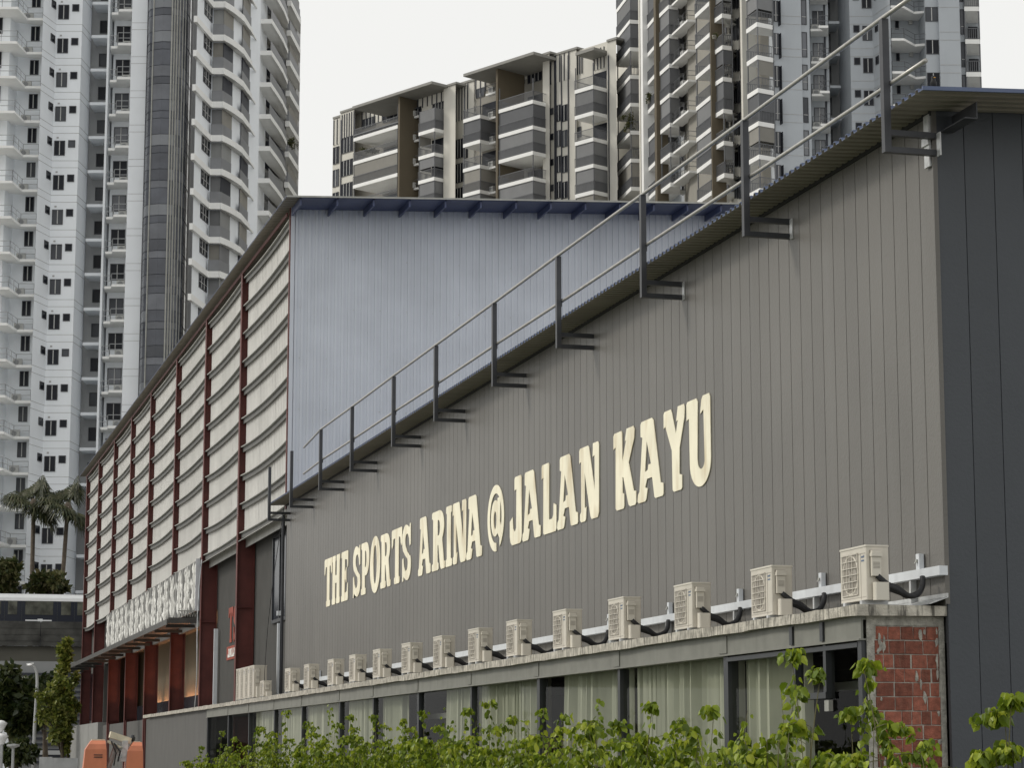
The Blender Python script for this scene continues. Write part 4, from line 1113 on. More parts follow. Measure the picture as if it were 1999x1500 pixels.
# windows
ws = f_a.s
window(T1, f_a, ws(113), ws(134), f_a.z(123, 37.5), f_a.z(123, 9), zs1)
window(T1, f_a, ws(140), ws(153.5), f_a.z(147, 22), f_a.z(147, 8), zs1, mull=0)
vm_ = MB(); f_a.pbox(vm_, 117, 121, 0.002, 0.03, f_a.z(118, 4.5), f_a.z(118, 1.5))
stack(T1, 'vent', vm_, M['groove'], zs1)
f_s = Frame(83.3, 196.2, 110, 199, PY1)
window(T1, f_s, f_s.s(99), f_s.s(107), f_s.z(103, 82), f_s.z(103, 67), zs1, mull=0)
f_r = Frame(37, 199.6, 83, 199.6, PY1)
window(T1, f_r, f_r.s(61), f_r.s(78), f_r.z(70, 80), f_r.z(70, 51.5), zs1)
f_l = Frame(-60, 197.3, 20, 197.3, PY1)
window(T1, f_l, f_l.s(-12), f_l.s(5), f_l.z(0, 66), f_l.z(0, 34), zs1)
f_c = Frame(178.6, 203.6, 212, 203.6, PY1)
window(T1, f_c, f_c.s(195), f_c.s(211), f_c.z(203, 65), f_c.z(203, 40), zs1, mull=0)
cs_ = MB(); zc = f_c.z(195, 86.5)
f_c.pbox(cs_, 178.8, 211.5, 0.0, 2.4, zc - 0.13, zc + 0.13)
stack(T1, 'corridor_slab', cs_, M['t1white'], zs1)
# left ledges
zl = at(60, 104, 198.3).z
zig = [A1(-60, 197.2), A1(-60, 194.9), A1(34, 194.9), A1(53, 198.0), A1(83, 198.0), A1(83, 199.5)]
ledge(T1, f_r, 40, 82, 1.3, zs1, zl, cond=56, zig=zig)
# right ledges beside the fin
f_d = Frame(223, 201.2, 257, 201.2, PY1)
window(T1, f_d, f_d.s(228), f_d.s(255), f_d.z(240, 82), f_d.z(240, 51), zs1, glass=[M['wglass2'], M['curt2'], M['wglass']])
z2 = f_d.z(240, 26, 1.5)
zig2 = [A1(217.5, 202), A1(217.5, 199.5), A1(230, 199.5), A1(231, 198.6), A1(257, 198.6), A1(257, 201)]
ledge(T1, f_d, 232, 256, 1.5, zs1, z2, cond=250, zig=zig2)
nb = MB()
for a in (0.35, 1.25):
    f_d.box(nb, f_d.s(215.5), f_d.s(221.5), -0.95, -0.9, z2 + a, z2 + a + 0.75)
stack(T1, 'vent_opening', nb, M['strip'], zs1)
# dark curved glass bay
bay = [A1(289, 198.4), A1(290.5, 197.4), A1(294, 196.9), A1(300, 196.6), A1(318, 196.3), A1(336, 196.4), A1(341, 196.5), A1(346, 196.6), A1(351, 196.8), A1(357, 197.1), A1(362, 197.6), A1(366, 198.3), A1(370, 199.4), A1(373.5, 201.0), A1(376, 203.2), A1(378, 206)]
zb = at(320, 81, 196.4).z
bk_ = walls(T1, 'bay_core', [p + Vector((0.1, 0.35, 0)) for p in bay], 0, ZT1 - 1, M['strip'], 3)
for part, a, h in (('bay_glass', 0.0, 0.98), ('bay_glass', 0.98, 1.42), ('bay_glass', 2.40, PT - 2.40)):
    wide = [(0, 3), (3, 5), (5, 7), (7, 9), (9, 11), (11, 13), (13, 15)]
    for i0, i1 in wide:
        g = MB().ring(bay[i0:i1 + 1], 0.05, zb + a + 0.02, zb + a + h - 0.02)
        al = [M['curt1'], M['curt2'], M['curt1']] if a > 0.5 else [M['curt1'], M['curt1'], M['curt2'], M['curt1'], M['curt3']]
        stack(T1, 'bay_glass', g, M['curt1'], zs1, alts=al)
for i in (0, 3, 5, 6, 7, 8, 9, 10, 12, 13, 15):
    q = bay[i]
    wpart('bay_mullion', MB().tube([(q.x - 0.02, q.y - 0.06, 0), (q.x - 0.02, q.y - 0.06, ZT1)], 0.06, 4), M['purlin'] if i not in (0, 15) else M['strip'], T1)
fb = MB().ring(bay, 0.09, zb - 0.05, zb + 0.01)
stack(T1, 'bay_floor_line', fb, M['strip'], zs1)
# receding side with window wall and curved balconies
side = [A1(376, 196.6), A1(384, 197.2), A1(414, 202.6), A1(437, 202.6)]
walls(T1, 'side_wall', [A1(384.5, 197.9), A1(414, 203.0), A1(437, 203.0), A1(474, 207.6), A1(490, 211.5), A1(508, 212.5)], 0, ZT1, M['t1white'], 6)
zb1 = at(425, 68, 202.4).z
bandpl = [A1(382, 197.0), A1(414, 202.4), A1(437, 202.4)] + [A1(437 + 37 * t, 202.4 + 4.0 * t - 1.2 * t * (1 - t)) for t in (0.2, 0.4, 0.6, 0.8, 1)] + [A1(482, 208.3), A1(490, 210.4)]
bb = MB().ring(bandpl, 0.30, zb1 - 0.56, zb1)
bb.prism([(p.x, p.y) for p in bandpl[2:]] + [(p.x + 1.0, p.y + 2.2) for p in reversed(bandpl[2:])], zb1 - 0.56, zb1 - 0.4)
stack(T1, 'parapet_band', bb, M['band'], zs1)
f_g = Frame(384.5, 197.9, 414, 203.0, PY1)
window(T1, f_g, f_g.s(398), f_g.s(413), f_g.z(405, 101), f_g.z(405, 101) + 1.75, zs1, mull=2, rail=True)
f_h = Frame(414, 203.0, 437, 203.0, PY1)
scr = MB(); f_h.pbox(scr, 417, 437, 0.05, 0.1, zb1 + 0.75, zb1 + PT - 0.57)
stack(T1, 'balcony_screen', scr, M['blindC'], zs1, alts=[M['blindC'], M['blindA'], M['blindC'], M['wglass2'], M['blindB']])
f_i = Frame(437, 203.0, 474, 207.6, PY1)
scr = MB(); f_i.pbox(scr, 437.5, 456, 0.05, 0.1, zb1 + 0.75, zb1 + PT - 0.57)
stack(T1, 'balcony_screen', scr, M['blindB'], zs1, alts=[M['blindC'], M['blindB'], M['blindC'], M['blindA'], M['strip']])
f_j = Frame(474, 207.6, 490, 211.5, PY1)
scr = MB(); f_j.pbox(scr, 475, 489, 0.05, 0.1, zb1 + 0.75, zb1 + PT - 0.57)
stack(T1, 'balcony_screen', scr, M['blindB'], zs1, alts=[M['blindB'], M['strip'], M['blindA']])
rp_ = MB().ring([A1(416, 202.45), A1(437, 202.45), A1(456, 204.5)], 0.03, zb1 + 0.02, zb1 + 1.05)
stack(T1, 'balcony_railing', rp_, M['railmesh'], zs1)
rp_ = MB().ring([A1(474, 206.5), A1(490, 210.3)], 0.03, zb1 + 0.02, zb1 + 1.05)
stack(T1, 'balcony_railing', rp_, M['railmesh'], zs1)
# far wing of the same tower
walls(T1, 'wing_wall', [A1(500, 213), A1(508, 213), A1(511, 218), A1(560, 226), A1(576, 231)], 0, ZT1, M['t1grey'], 6)
zw = at(515, 37, 213).z
PW = PT
zs1w = [k * PW for k in range(-12, 3)]
wing = [A1(507, 214), A1(507.5, 213), A1(529, 213), A1(543, 216.5), A1(552, 219), A1(561, 222.5), A1(562, 226)]
sl = MB().prism([(p.x, p.y) for p in wing], zw - 0.45, zw - 0.25)
sl.ring(wing[1:6], 0.2, zw - 0.45, zw)
stack(T1, 'wing_band', sl, M['band'], zs1w)
stack(T1, 'balcony_railing', MB().ring(wing[2:6], 0.03, zw + 0.03, zw + 1.0), M['railmesh'], zs1w)
f_k = Frame(511, 218, 560, 226, PY1)
window(T1, f_k, f_k.s(512), f_k.s(521), zw - 0.1, zw + 1.9, zs1w, mull=1)
dr = MB(); f_k.pbox(dr, 533, 558, 0.03, 0.6, zw - 0.4, zw + PW - 0.8)
stack(T1, 'balcony_screen', dr, M['blindC'], zs1w, alts=[M['blindC'], M['blindB'], M['strip'], M['blindA']])
wing2 = [A1(561, 228), A1(561.5, 224), A1(566, 224), A1(585, 230), A1(585, 233)]
sl = MB().prism([(p.x, p.y) for p in wing2], zw - 0.65, zw - 0.4).ring(wing2[1:5], 0.2, zw - 0.65, zw - 0.1)
stack(T1, 'wing_band', sl, M['band'], [z - 0.6 for z in zs1w])
stack(T1, 'balcony_railing', MB().ring(wing2[1:5], 0.03, zw - 0.07, zw + 0.9), M['railmesh'], [z - 0.6 for z in zs1w])
sc2 = MB().ring([A1(566, 225), A1(583, 230.6)], 0.05, zw + 0.1, zw + 1.9)
stack(T1, 'balcony_screen', sc2, M['blindB'], [z - 0.6 for z in zs1w][::2] , alts=[M['blindB'], M['blindC']])

# ---------------------------------------------------------------- tower 2: cream block in the middle
PY2 = 260
fr2 = Frame(650, 283, 1195, 247, PY2)
T2 = thing('cream_apartment_block', tuple(fr2.q(900)), 'cream apartment block with brown fins, canopy roofs and white edged balconies', 'building')
zt2 = fr2.z(1150, 84)
Pp = fr2.z(1158, 169, 1.8) - fr2.z(1158, 323, 1.8); P2 = Pp / 3.0
Z2B = 22.0
def seg2(name, p0, p1, out, z1, m, back=9):
    pts = [fr2.q(p0, out), fr2.q(p1, out)]
    return walls(T2, name, pts, 0, z1, m, back)
f2b = fr2.z(650, 236, -1.0)
seg2('wall', 650, 664, -1.5, fr2.z(657, 231, -1.5), M['cream'])
seg2('wall', 664, 691, -0.5, fr2.z(676, 218, -0.5), M['cream'])
seg2('wall', 690, 820, -2.2, fr2.z(760, 200, -2.2), M['taupe'])
seg2('wall', 818, 868, 0.0, fr2.z(848, 176), M['cream'])
seg2('wall', 866, 889, 0.7, fr2.z(878, 168, 0.7), M['cream'])
seg2('wall', 888, 930, -0.8, fr2.z(908, 163, -0.8), M['cream'])
seg2('wall', 925, 969, -0.8, fr2.z(947, 148, -0.8), M['taupe'])
seg2('wall', 968, 1062, -2.0, fr2.z(1015, 120, -2.0), M['taupe'])
seg2('wall', 1060, 1073, 0.4, fr2.z(1066, 107, 0.4), M['cream'])
seg2('wall', 1072, 1126, -0.3, fr2.z(1100, 104, -0.3), M['cream'])
seg2('wall', 1124, 1187, -0.6, fr2.z(1155, 90, -0.6), M['cream'])
seg2('wall', 1186, 1204, 0.2, fr2.z(1196, 79, 0.2), M['cream'])
# parapet caps
for p0, p1, out in ((650, 664, -1.5), (664, 691, -0.5), (866, 889, 0.7), (888, 930, -0.8), (1060, 1073, 0.4), (1072, 1126, -0.3), (1186, 1204, 0.2)):
    z_ = {650: fr2.z(657, 231, -1.5), 664: fr2.z(676, 218, -0.5), 866: fr2.z(878, 168, 0.7), 888: fr2.z(908, 163, -0.8), 1060: fr2.z(1066, 107, 0.4), 1072: fr2.z(1100, 104, -0.3), 1186: fr2.z(1196, 79, 0.2)}[p0]
    c_ = MB(); fr2.pbox(c_, p0 - 1, p1 + 1, out - 2, out + 0.15, z_ + 0.003, z_ + 0.25)
    wpart('parapet_cap', c_, M['roofsof'], T2)
# canopy roofs
def canopy2(p0, pc, pr, out, py):
    z_ = fr2.z(pc, py, out)
    k0, kc = fr2.s(p0, out), fr2.s(pc, out)
    pts = [fr2.p(k0, -3), fr2.p(k0, out), fr2.p(kc, out), fr2.p(kc, out) + (fr2.p(kc, -4) - fr2.p(kc, out)), fr2.p(k0, -3)]
    pts = [fr2.p(k0, -4), fr2.p(k0, out), fr2.p(kc, out), fr2.p(kc, -4)]
    wpart('canopy_roof', MB().prism([(p.x, p.y) for p in pts], z_ - 0.32, z_), M['roofsof'], T2)
    return z_
zc1 = canopy2(687, 842, 890, 3.2, 158)
zc2 = canopy2(904, 1042, 1072, 3.2, 100)
zc3 = canopy2(1124, 1160, 1183, 2.0, 91)
# vertical battens on the attic storeys
for p0, p1, out, py0, py1, n_ in ((651, 664, -1.5, 238, 282, 2), (667, 690, -0.5, 226, 270, 5), (706, 777, -2.2, 205, 238, 9), (815, 870, 0.0, 182, 205, 6), (890, 912, -0.8, 172, 235, 4), (928, 946, -0.8, 150, 182, 2), (1000, 1030, -2.0, 130, 158, 3), (1032, 1060, -2.0, 118, 142, 4), (1075, 1110, -0.3, 110, 160, 4), (1127, 1136, -0.6, 106, 145, 2), (1160, 1186, -0.6, 98, 134, 4)):
    z0_, z1_ = fr2.z((p0 + p1) / 2, py1, out), fr2.z((p0 + p1) / 2, py0, out)
    if p1 - p0 > 12:
        pn = MB(); fr2.pbox(pn, p0 + 0.5, p1 - 0.5, out + 0.01, out + 0.04, z0_, z1_ + 0.4)
        wpart('attic_panel', pn, M['cream'], T2)
    for i in range(n_ + 1):
        px = p0 + (p1 - p0) * i / n_
        bt = MB(); fr2.pbox(bt, px - 0.6, px + 0.6, out + 0.045, out + 0.12, z0_, z1_ + 0.3)
        wpart('batten', bt, M['strip'], T2)
def floors2(px, py, out, lo, hi):
    z = fr2.z(px, py, out)
    return [z + k * P2 for k in range(lo, hi)]
# attic windows
for p0, p1, out, py0, py1, mu in ((708, 733, -2.2, 230, 248, 3), (748, 777, -2.2, 219, 236, 3), (810, 823, 0.0, 209, 228, 1), (845, 868, 0.0, 200, 216, 3), (930, 946, -0.8, 172, 190, 1), (1002, 1025, -2.0, 154, 167, 1), (1031, 1059, -2.0, 140, 160, 3)):
    pm2 = (p0 + p1) / 2
    window(T2, fr2, fr2.s(p0, out), fr2.s(p1, out), fr2.z(pm2, py1, out), fr2.z(pm2, py0, out), [0.0], out=out + 0.03, mull=mu)
# repeated windows with cream spandrels
for p0, p1, out, pyb, h, mu in ((651.5, 663, -1.5, 320, 2.2, 1), (667, 690, -0.5, 298, 2.0, 3), (889.5, 905, -0.8, 309, 2.3, 2), (906, 914, -0.8, 309, 2.3, 1), (1074, 1081, -0.3, 224, 0.75, 0), (1087, 1095, -0.3, 237, 1.9, 1), (1096.5, 1108, -0.3, 237, 1.9, 1), (1127, 1135, -0.6, 218, 1.2, 0), (1183, 1187, -0.6, 230, 2.0, 0)):
    z0_ = fr2.z((p0 + p1) / 2, pyb, out)
    window(T2, fr2, fr2.s(p0, out), fr2.s(p1, out), 0.0, h, [z0_ + k * P2 for k in range(-4, 1)], out=out + 0.02, mull=mu)
for px, out in ((1073, -0.3), (1082.5, -0.3), (1085, -0.3), (1095.7, -0.3), (1109, -0.3), (665.5, -0.5), (1188, 0.2)):
    sp = MB(); fr2.pbox(sp, px - 0.8, px + 0.8, out + 0.03, out + 0.1, Z2B, fr2.z(px, 108, out) if px > 1000 else fr2.z(px, 235, out))
    wpart('vertical_strip', sp, M['strip'], T2)
# brown fins
for p0, p1, out, py in ((777, 781, 2.5, 180), (968, 972, 2.5, 128)):
    kz = fr2.s(p0, out); k1_ = fr2.s(p1, out)
    fn = MB(); fr2.box(fn, kz, kz + 0.3, -1.6, out, 0, (zc1 if p0 < 800 else zc2) - 0.33)
    wpart('brown_fin', fn, M['brown'], T2)
# balcony stacks
def bal2(p0, pc, pr, out, py, lo, hi, seed, blinds, back=-0.6, **kw):
    z0_ = fr2.z(pc, py, out) - 0.2
    k0, kc = fr2.s(p0, out), fr2.s(pc, out)
    poly = [fr2.p(k0, back), fr2.p(k0, out), fr2.p(kc, out), fr2.p(kc, back)]
    poly[3] = poly[3] if pr is None else Vector((poly[2].x, poly[2].y, 0)) + (poly[3] - poly[2])
    bk = [fr2.p(kc, back - 0.5), fr2.p(k0, back - 0.5)]
    balcony(T2, poly, bk, [z0_ + k * P2 for k in range(lo, hi)], pitch=P2, blinds=blinds, seed=seed, band_h=0.42, **kw)
    dm = MB(); fr2.box(dm, k0 + 0.3, kc - 0.3, back + 0.0, back + 0.06, 0.45, P2 - 0.3)
    stack(T2, 'balcony_door', dm, M['wglass'], [z0_ + k * P2 for k in range(lo, hi)])
bal2(690, 776, None, 2.4, 247, -4, 1, 5, 0.2, back=-2.1, topopen=True)
bal2(817, 848, 868, 1.9, 253, -4, 1, 2, 0.65, back=0.05)
bal2(904, 937, 947, 2.0, 227, -4, 1, 9, 0.35, back=-0.75)
bal2(973, 1040, 1060, 2.4, 198, -4, 1, 4, 0.5, back=-1.9, topopen=True)
bal2(1122, 1158, 1183, 2.0, 169, -5, 1, 8, 0.5, back=-0.55, topopen=True)
# ledges beside the fins
for p0, p1, out, py in ((797, 816, 0.3, 275), (948, 967, 0.6, 230)):
    z_ = fr2.z((p0 + p1) / 2, py, out)
    ledge(T2, fr2, p0, p1, out, [k * P2 for k in range(-3, 2)], z_, cond=True, railm=M['rail'])
tp = MB(); fr2.pbox(tp, 690, 777, 1.0, 2.5, fr2.z(735, 252, 2.5), fr2.z(735, 252, 2.5) + 0.15)
wpart('trellis', tp, M['rail'], T2)

# ---------------------------------------------------------------- tower 3: grey tower on the right
PY3 = 150
T3p = at(1550, PY3, 212)
T3 = thing('grey_tower', (T3p.x, T3p.y, 0), 'grey apartment tower with stacked balconies, pale fins and air conditioner ledges', 'building')
def A3(px, F):
    q = at(px, PY3, F); return Vector((q.x, q.y, 0))
ZT3 = 82.0
fa3 = Frame(1203, 250, 1290, 231, PY3)
fb3 = Frame(1287, 231, 1400, 214, PY3)
fc3 = Frame(1400, 214, 1512, 202, PY3)
fd3 = Frame(1523, 206, 1580, 206, PY3)
for f_ in (fa3, fb3, fc3):
    f_.o = f_.o - f_.n * 1.8
P3 = (fc3.z(1478, 41, 1.8) - fc3.z(1478, 367, 1.8)) / 5.0
def lv(f, px, py, out, lo=-4, hi=3):
    z = f.z(px, py, out); return [z + k * P3 for k in range(lo, hi)]
walls(T3, 'wall', [fa3.q(1206, -1.2), fa3.q(1247, -1.2)], 0, ZT3, M['cream'])
walls(T3, 'wall', [fa3.q(1246, -0.8), fa3.q(1290, -0.8)], 0, ZT3, M['taupe'])
walls(T3, 'wall', [fb3.q(1288, -1.5), fb3.q(1346, -1.5)], 0, ZT3, M['t3grey'])
walls(T3, 'wall', [fb3.q(1344, 0.3), fb3.q(1390, 0.3)], 0, ZT3, M['taupe'])
walls(T3, 'wall', [fc3.q(1388, -1.4), fc3.q(1431, -1.4)], 0, ZT3, M['taupe'])
walls(T3, 'wall', [fc3.q(1430, -0.2), fc3.q(1447, -0.2)], 0, ZT3, M['cream'])
walls(T3, 'wall', [fc3.q(1446, 0.0), fc3.q(1458, 0.0), A3(1512, 209.5), A3(1523, 208)], 0, ZT3, M['taupe'])
walls(T3, 'wall', [A3(1512, 205.8), A3(1566, 206.2), A3(1566.3, 206.6), A3(1582, 206.8)], 0, ZT3, M['t3grey'])
walls(T3, 'wall', [A3(1581, 209.5), A3(1619, 209.5)], 0, ZT3, M['t3grey'])
walls(T3, 'recess_wall', [A3(1616, 212.5), A3(1645, 212.5)], 0, ZT3, M['t3dark'])
walls(T3, 'wall', [A3(1640, 212), A3(1661, 208), A3(1706, 208), A3(1741, 204.5)], 0, ZT3, M['t3grey'], 10)
walls(T3, 'wall', [A3(1741, 208.5), A3(1796, 208.5), A3(1808, 206), A3(1809, 205.2), A3(1836, 205.2)], 0, ZT3, M['t3grey'])
walls(T3, 'wall', [A3(1836, 204.8), A3(1877, 204.8)], 0, ZT3, M['t3grey'], 12)
walls(T3, 'wall', [A3(1876.5, 205.8), A3(1886, 205.8), A3(1887, 209), A3(1914, 209)], 0, ZT3, M['t3grey'])
# fins
for f, p0, p1, o0, o1, m in ((fa3, 1247, 1249.5, -0.8, 1.6, 'cream'), (fa3, 1251, 1255, -0.8, 1.9, 'band'), (fa3, 1277, 1281, 0.8, 2.0, 'brown'), (fc3, 1387, 1388.5, 1.0, 2.4, 'brown'), (fc3, 1446.5, 1450, -0.2, 1.2, 'cream')):
    k = f.s(p0, o1); k1_ = f.s(p1, o1)
    fn = MB(); f.box(fn, k, k1_, o0, o1, 0, ZT3)
    wpart('vertical_fin', fn, M[m], T3)
fb_ = MB(); fb3.pbox(fb_, 1281, 1287, 0.6, 1.4, 0, ZT3); wpart('brown_fin', fb_, M['brown'], T3)
def bal3(f, p0, pc, pr, out, py, seed, blinds, back, lo=-5, hi=3, prout=None, **kw):
    z0_ = f.z(pc, py, out) - 0.42
    k0, kc = f.s(p0, out), f.s(pc, out)
    poly = [f.p(k0, back), f.p(k0, out), f.p(kc, out)]
    if pr:
        poly.append(A3(pr[0], pr[1])); poly.append(A3(pr[0], pr[2]))
    else:
        poly.append(f.p(kc, back))
    bk = [f.p(k0, back - 0.6)] if pr else [f.p(kc, back - 0.6), f.p(k0, back - 0.6)]
    zs = [z0_ + k * P3 for k in range(lo, hi)]
    balcony(T3, poly, bk, zs, pitch=P3, blinds=blinds, seed=seed, band_h=0.42, **kw)
    dm = MB(); f.box(dm, k0 + 0.3, kc - 0.2, back, back + 0.06, 0.45, P3 - 0.3)
    stack(T3, 'balcony_door', dm, M['wglass'], zs)
bal3(fa3, 1204, 1230, None, 1.8, 91, 21, 0.55, -1.1)
bal3(fa3, 1256, 1277, None, 1.4, 88, 22, 0.45, -0.7)
bal3(fb3, 1288, 1306.5, (1325, 229.2, 232), 1.5, 65, 23, 0.65, -1.4)
# small open balconies with a pale door beside them
z_ = fb3.z(1330, 53, 1.0)
ledge(T3, fb3, 1309, 1343, 1.2, [k * P3 for k in range(-5, 3)], z_, cond=1334, railm=M['rail'])
window(T3, fb3, fb3.s(1328, -1.4), fb3.s(1343, -1.4), 0.1, 2.3, [z_ + k * P3 for k in range(-5, 3)], out=-1.5, mull=1)
bal3(fb3, 1358, 1386, None, 2.2, 62, 24, 0.3, 0.35)
bal3(fc3, 1389, 1411, (1429, 212.7, 215.5), 2.0, 24, 25, 0.3, -1.3)
bal3(fc3, 1458, 1479, (1510, 205.4, 209), 2.2, 41, 26, 0.5, -0.3)
# checkered windows
for i, (p0, p1) in enumerate(((1431.5, 1435), (1436, 1440), (1441, 1445.5))):
    z_ = fc3.z(1438, 50 + i * 3, -0.2)
    window(T3, fc3, fc3.s(p0, -0.2), fc3.s(p1, -0.2), 0, 2.1, [z_ + k * P3 - 1.2 for k in range(-5, 3)], out=-0.18, mull=0)
# right hand faces
fe3 = Frame(1512, 205.8, 1566, 206.2, PY3)
zsj = [k * P3 for k in range(-6, 3)]
for dz in (0.0, 0.75):
    jm = MB(); fe3.pbox(jm, 1523, 1565, 0.002, 0.02, fe3.z(1545, 47) + dz, fe3.z(1545, 47) + dz + 0.04)
    stack(T3, 'floor_joint', jm, M['groove'], zsj)
window(T3, fe3, fe3.s(1511), fe3.s(1522), fe3.z(1516, 42), fe3.z(1516, 1), zsj, mull=1, rail=True, glass=[M['wglass2'], M['curt2']])
ff3 = Frame(1566.3, 206.6, 1582, 206.8, PY3)
window(T3, ff3, ff3.s(1565.8), ff3.s(1576.5), ff3.z(1571, 111.5), ff3.z(1571, 62.5), zsj, mull=0, rail=True, glass=[M['wglass2'], M['curt2'], M['curt3']])
fg3 = Frame(1581, 209.5, 1619, 209.5, PY3)
window(T3, fg3, fg3.s(1588), fg3.s(1609), fg3.z(1598, 58), fg3.z(1598, 21), zsj, mull=1, glass=[M['wglass2'], M['curt3']])
zl3 = at(1600, 59.5, 208).z
zig3 = [A3(1584, 209.3), A3(1584, 207.6), A3(1609, 207.6), A3(1600, 206.6), A3(1619, 206.6), A3(1619, 209.3)]
ledge(T3, fg3, 1585, 1609, 1.6, zsj, zl3, cond=1594, zig=zig3, railm=M['rail'])
dk = MB(); fg3.pbox(dk, 1610, 1613.5, 0.01, 0.05, fg3.z(1611, 55), fg3.z(1611, 4)); stack(T3, 'vent_opening', dk, M['strip'], zsj)
fh3 = Frame(1616, 212.5, 1645, 212.5, PY3)
cs3 = MB(); zc3_ = fh3.z(1628, 60); fh3.pbox(cs3, 1617, 1641, 0, 2.6, zc3_ - 0.12, zc3_ + 0.12); stack(T3, 'corridor_slab', cs3, M['t3grey'], zsj)
window(T3, fh3, fh3.s(1618), fh3.s(1623), fh3.z(1620, 100), fh3.z(1620, 66), zsj, mull=0)
fi3 = Frame(1661, 208, 1706, 208, PY3)
window(T3, fi3, fi3.s(1668), fi3.s(1680), fi3.z(1674, 63), fi3.z(1674, 49), zsj, mull=0)
window(T3, fi3, fi3.s(1685.5), fi3.s(1704.5), fi3.z(1695, 79), fi3.z(1695, 50), zsj)
fj3 = Frame(1706, 208, 1741, 204.5, PY3)
window(T3, fj3, fj3.s(1711), fj3.s(1717), fj3.z(1714, 60), fj3.z(1714, 44), zsj, mull=0)
jm = MB()
for f, a, b_ in ((fi3, 1661.5, 1705.5), (fj3, 1706.5, 1740)):
    for dz in (0.0, 0.75):
        f.pbox(jm, a, b_, 0.002, 0.02, fi3.z(1690, 47) + dz, fi3.z(1690, 47) + dz + 0.04)
stack(T3, 'floor_joint', jm, M['groove'], zsj)
fk3 = Frame(1741, 208.5, 1796, 208.5, PY3)
window(T3, fk3, fk3.s(1750), fk3.s(1757.5), fk3.z(1753, 57), fk3.z(1753, 31), zsj, mull=0)
mb_ = MB(); fk3.pbox(mb_, 1777, 1784, 0.02, 0.25, fk3.z(1780, 48), fk3.z(1780, 34)); stack(T3, 'meter_box', mb_, M['condenser'], zsj)
zl4 = at(1755, 78, 205).z
zig4 = [A3(1742, 208), A3(1742, 205), A3(1766, 205), A3(1788, 207.2), A3(1819, 207.2), A3(1819, 205.2)]
zig4 = [A3(1742, 208.4), A3(1742, 204.6), A3(1767, 204.6), A3(1788, 206.4), A3(1818, 206.0), A3(1806, 208.4)]
ledge(T3, fk3, 1745, 1766, 2.4, zsj, zl4, cond=1757, zig=zig4, railm=M['rail'])
fl3 = Frame(1809, 205.2, 1836, 205.2, PY3)
window(T3, fl3, fl3.s(1809.5), fl3.s(1834.5), fl3.z(1822, 41.5), fl3.z(1822, 13.5), zsj, mull=1, glass=[M['wglass2'], M['curt1'], M['wglass']])
fm3 = Frame(1836, 204.8, 1877, 204.8, PY3)
zsj = [k * P3 for k in range(-6, 3)]
for dz in (0.0, 0.75):
    jm = MB(); fm3.pbox(jm, 1836.5, 1876.5, 0.002, 0.02, fm3.z(1856, 78) + dz, fm3.z(1856, 78) + dz + 0.04)
    stack(T3, 'floor_joint', jm, M['groove'], zsj)
fn3 = Frame(1876.5, 205.8, 1886, 205.8, PY3)
window(T3, fn3, fn3.s(1877.5), fn3.s(1885.5), fn3.z(1881, 67), fn3.z(1881, 18), zsj, mull=0, rail=True, glass=[M['wglass2'], M['curt1']])
# right edge balconies
rp3 = [A3(1886.5, 208.8), A3(1886.5, 205.4), A3(1915, 205.4), A3(1924, 208.0), A3(1915, 209)]
zz3 = at(1900, 76.5, 205.4).z - 0.4
balcony(T3, [rp3[0], rp3[1], rp3[2], rp3[4]], [A3(1914, 209.6), A3(1887, 209.6)], [zz3 + k * P3 for k in range(-4, 2)], pitch=P3, blinds=0.35, seed=31, band_h=0.42, blindm=[M['blindC'], M['blindA']])
dr3 = MB().ring([A3(1893, 208.8), A3(1911, 208.8)], 0.06, 0.45, P3 - 0.4)
stack(T3, 'balcony_door', dr3, M['wglass'], [zz3 + k * P3 for k in range(-4, 2)])
# ================================================================ elevated rail line and train
FV = 176.0
def V(px, py, F=FV):
    return at(px, py, F)
DL = Vector((math.cos(YAW) * 0.985, -math.sin(YAW) * 0.985 + 0.1, 0)).normalized()      # line of the viaduct
DL = Vector((1.0, -0.02, 0)).normalized()
DN = Vector((DL.y, -DL.x, 0))
o_ = V(80, 1213); VO = Vector((o_.x, o_.y, 0))
zpar, zg0, zg1, zg2 = V(80, 1214).z, V(80, 1262).z, V(80, 1313).z, V(80, 1328).z
via = thing('viaduct', (VO.x, VO.y, 0), 'stained concrete viaduct carrying the rail line', 'viaduct')
def along(mb, s0, s1, d0, d1, z0, z1, mi=0):
    return mb.par(VO + DL * s0 - DN * d0 + Vector((0, 0, z0)), DL * (s1 - s0), -DN * (d1 - d0), (0, 0, z1 - z0), mi)
S0, S1 = -70.0, 60.0
for k in range(26):
    a = S0 + k * 5.0
    p_ = MB(); along(p_, a + 0.02, a + 4.98, 0.0, 0.25, zg0, zpar + 0.06 * (k % 2) * 0)
    for q in range(3):
        z = zg0 + (zpar - zg0) * (0.2 + 0.26 * q)
        along(p_, a + 0.02, a + 4.98, -0.03, 0.0, z, z + 0.06)
    wpart('parapet_panel', p_, M['viaduct'], via)
g_ = MB(); along(g_, S0, S1, 0.45, 7.5, zg1, zg0 + 0.0); wpart('box_girder', g_, M['girder'], via)
g_ = MB(); along(g_, S0, S1, 1.0, 7.0, zg2, zg1 - 0.002); wpart('girder_soffit', g_, M['viaduct'], via)
for s in (-38.0, 12.0):
    pr = MB(); along(pr, s, s + 2.0, 2.5, 4.8, 0, zg2); wpart('pier', pr, M['girder'], via)
zr0, zr1 = V(80, 1158).z, V(80, 1172).z
train = thing('train', (VO.x, VO.y, zpar - 1.0), 'navy light rail train with a white roof on the viaduct', 'train')
tb = MB(); along(tb, -60, 50, 1.4, 4.1, zpar - 1.0, zr1 - 0.01); wpart('body', tb, M['navy'], train)
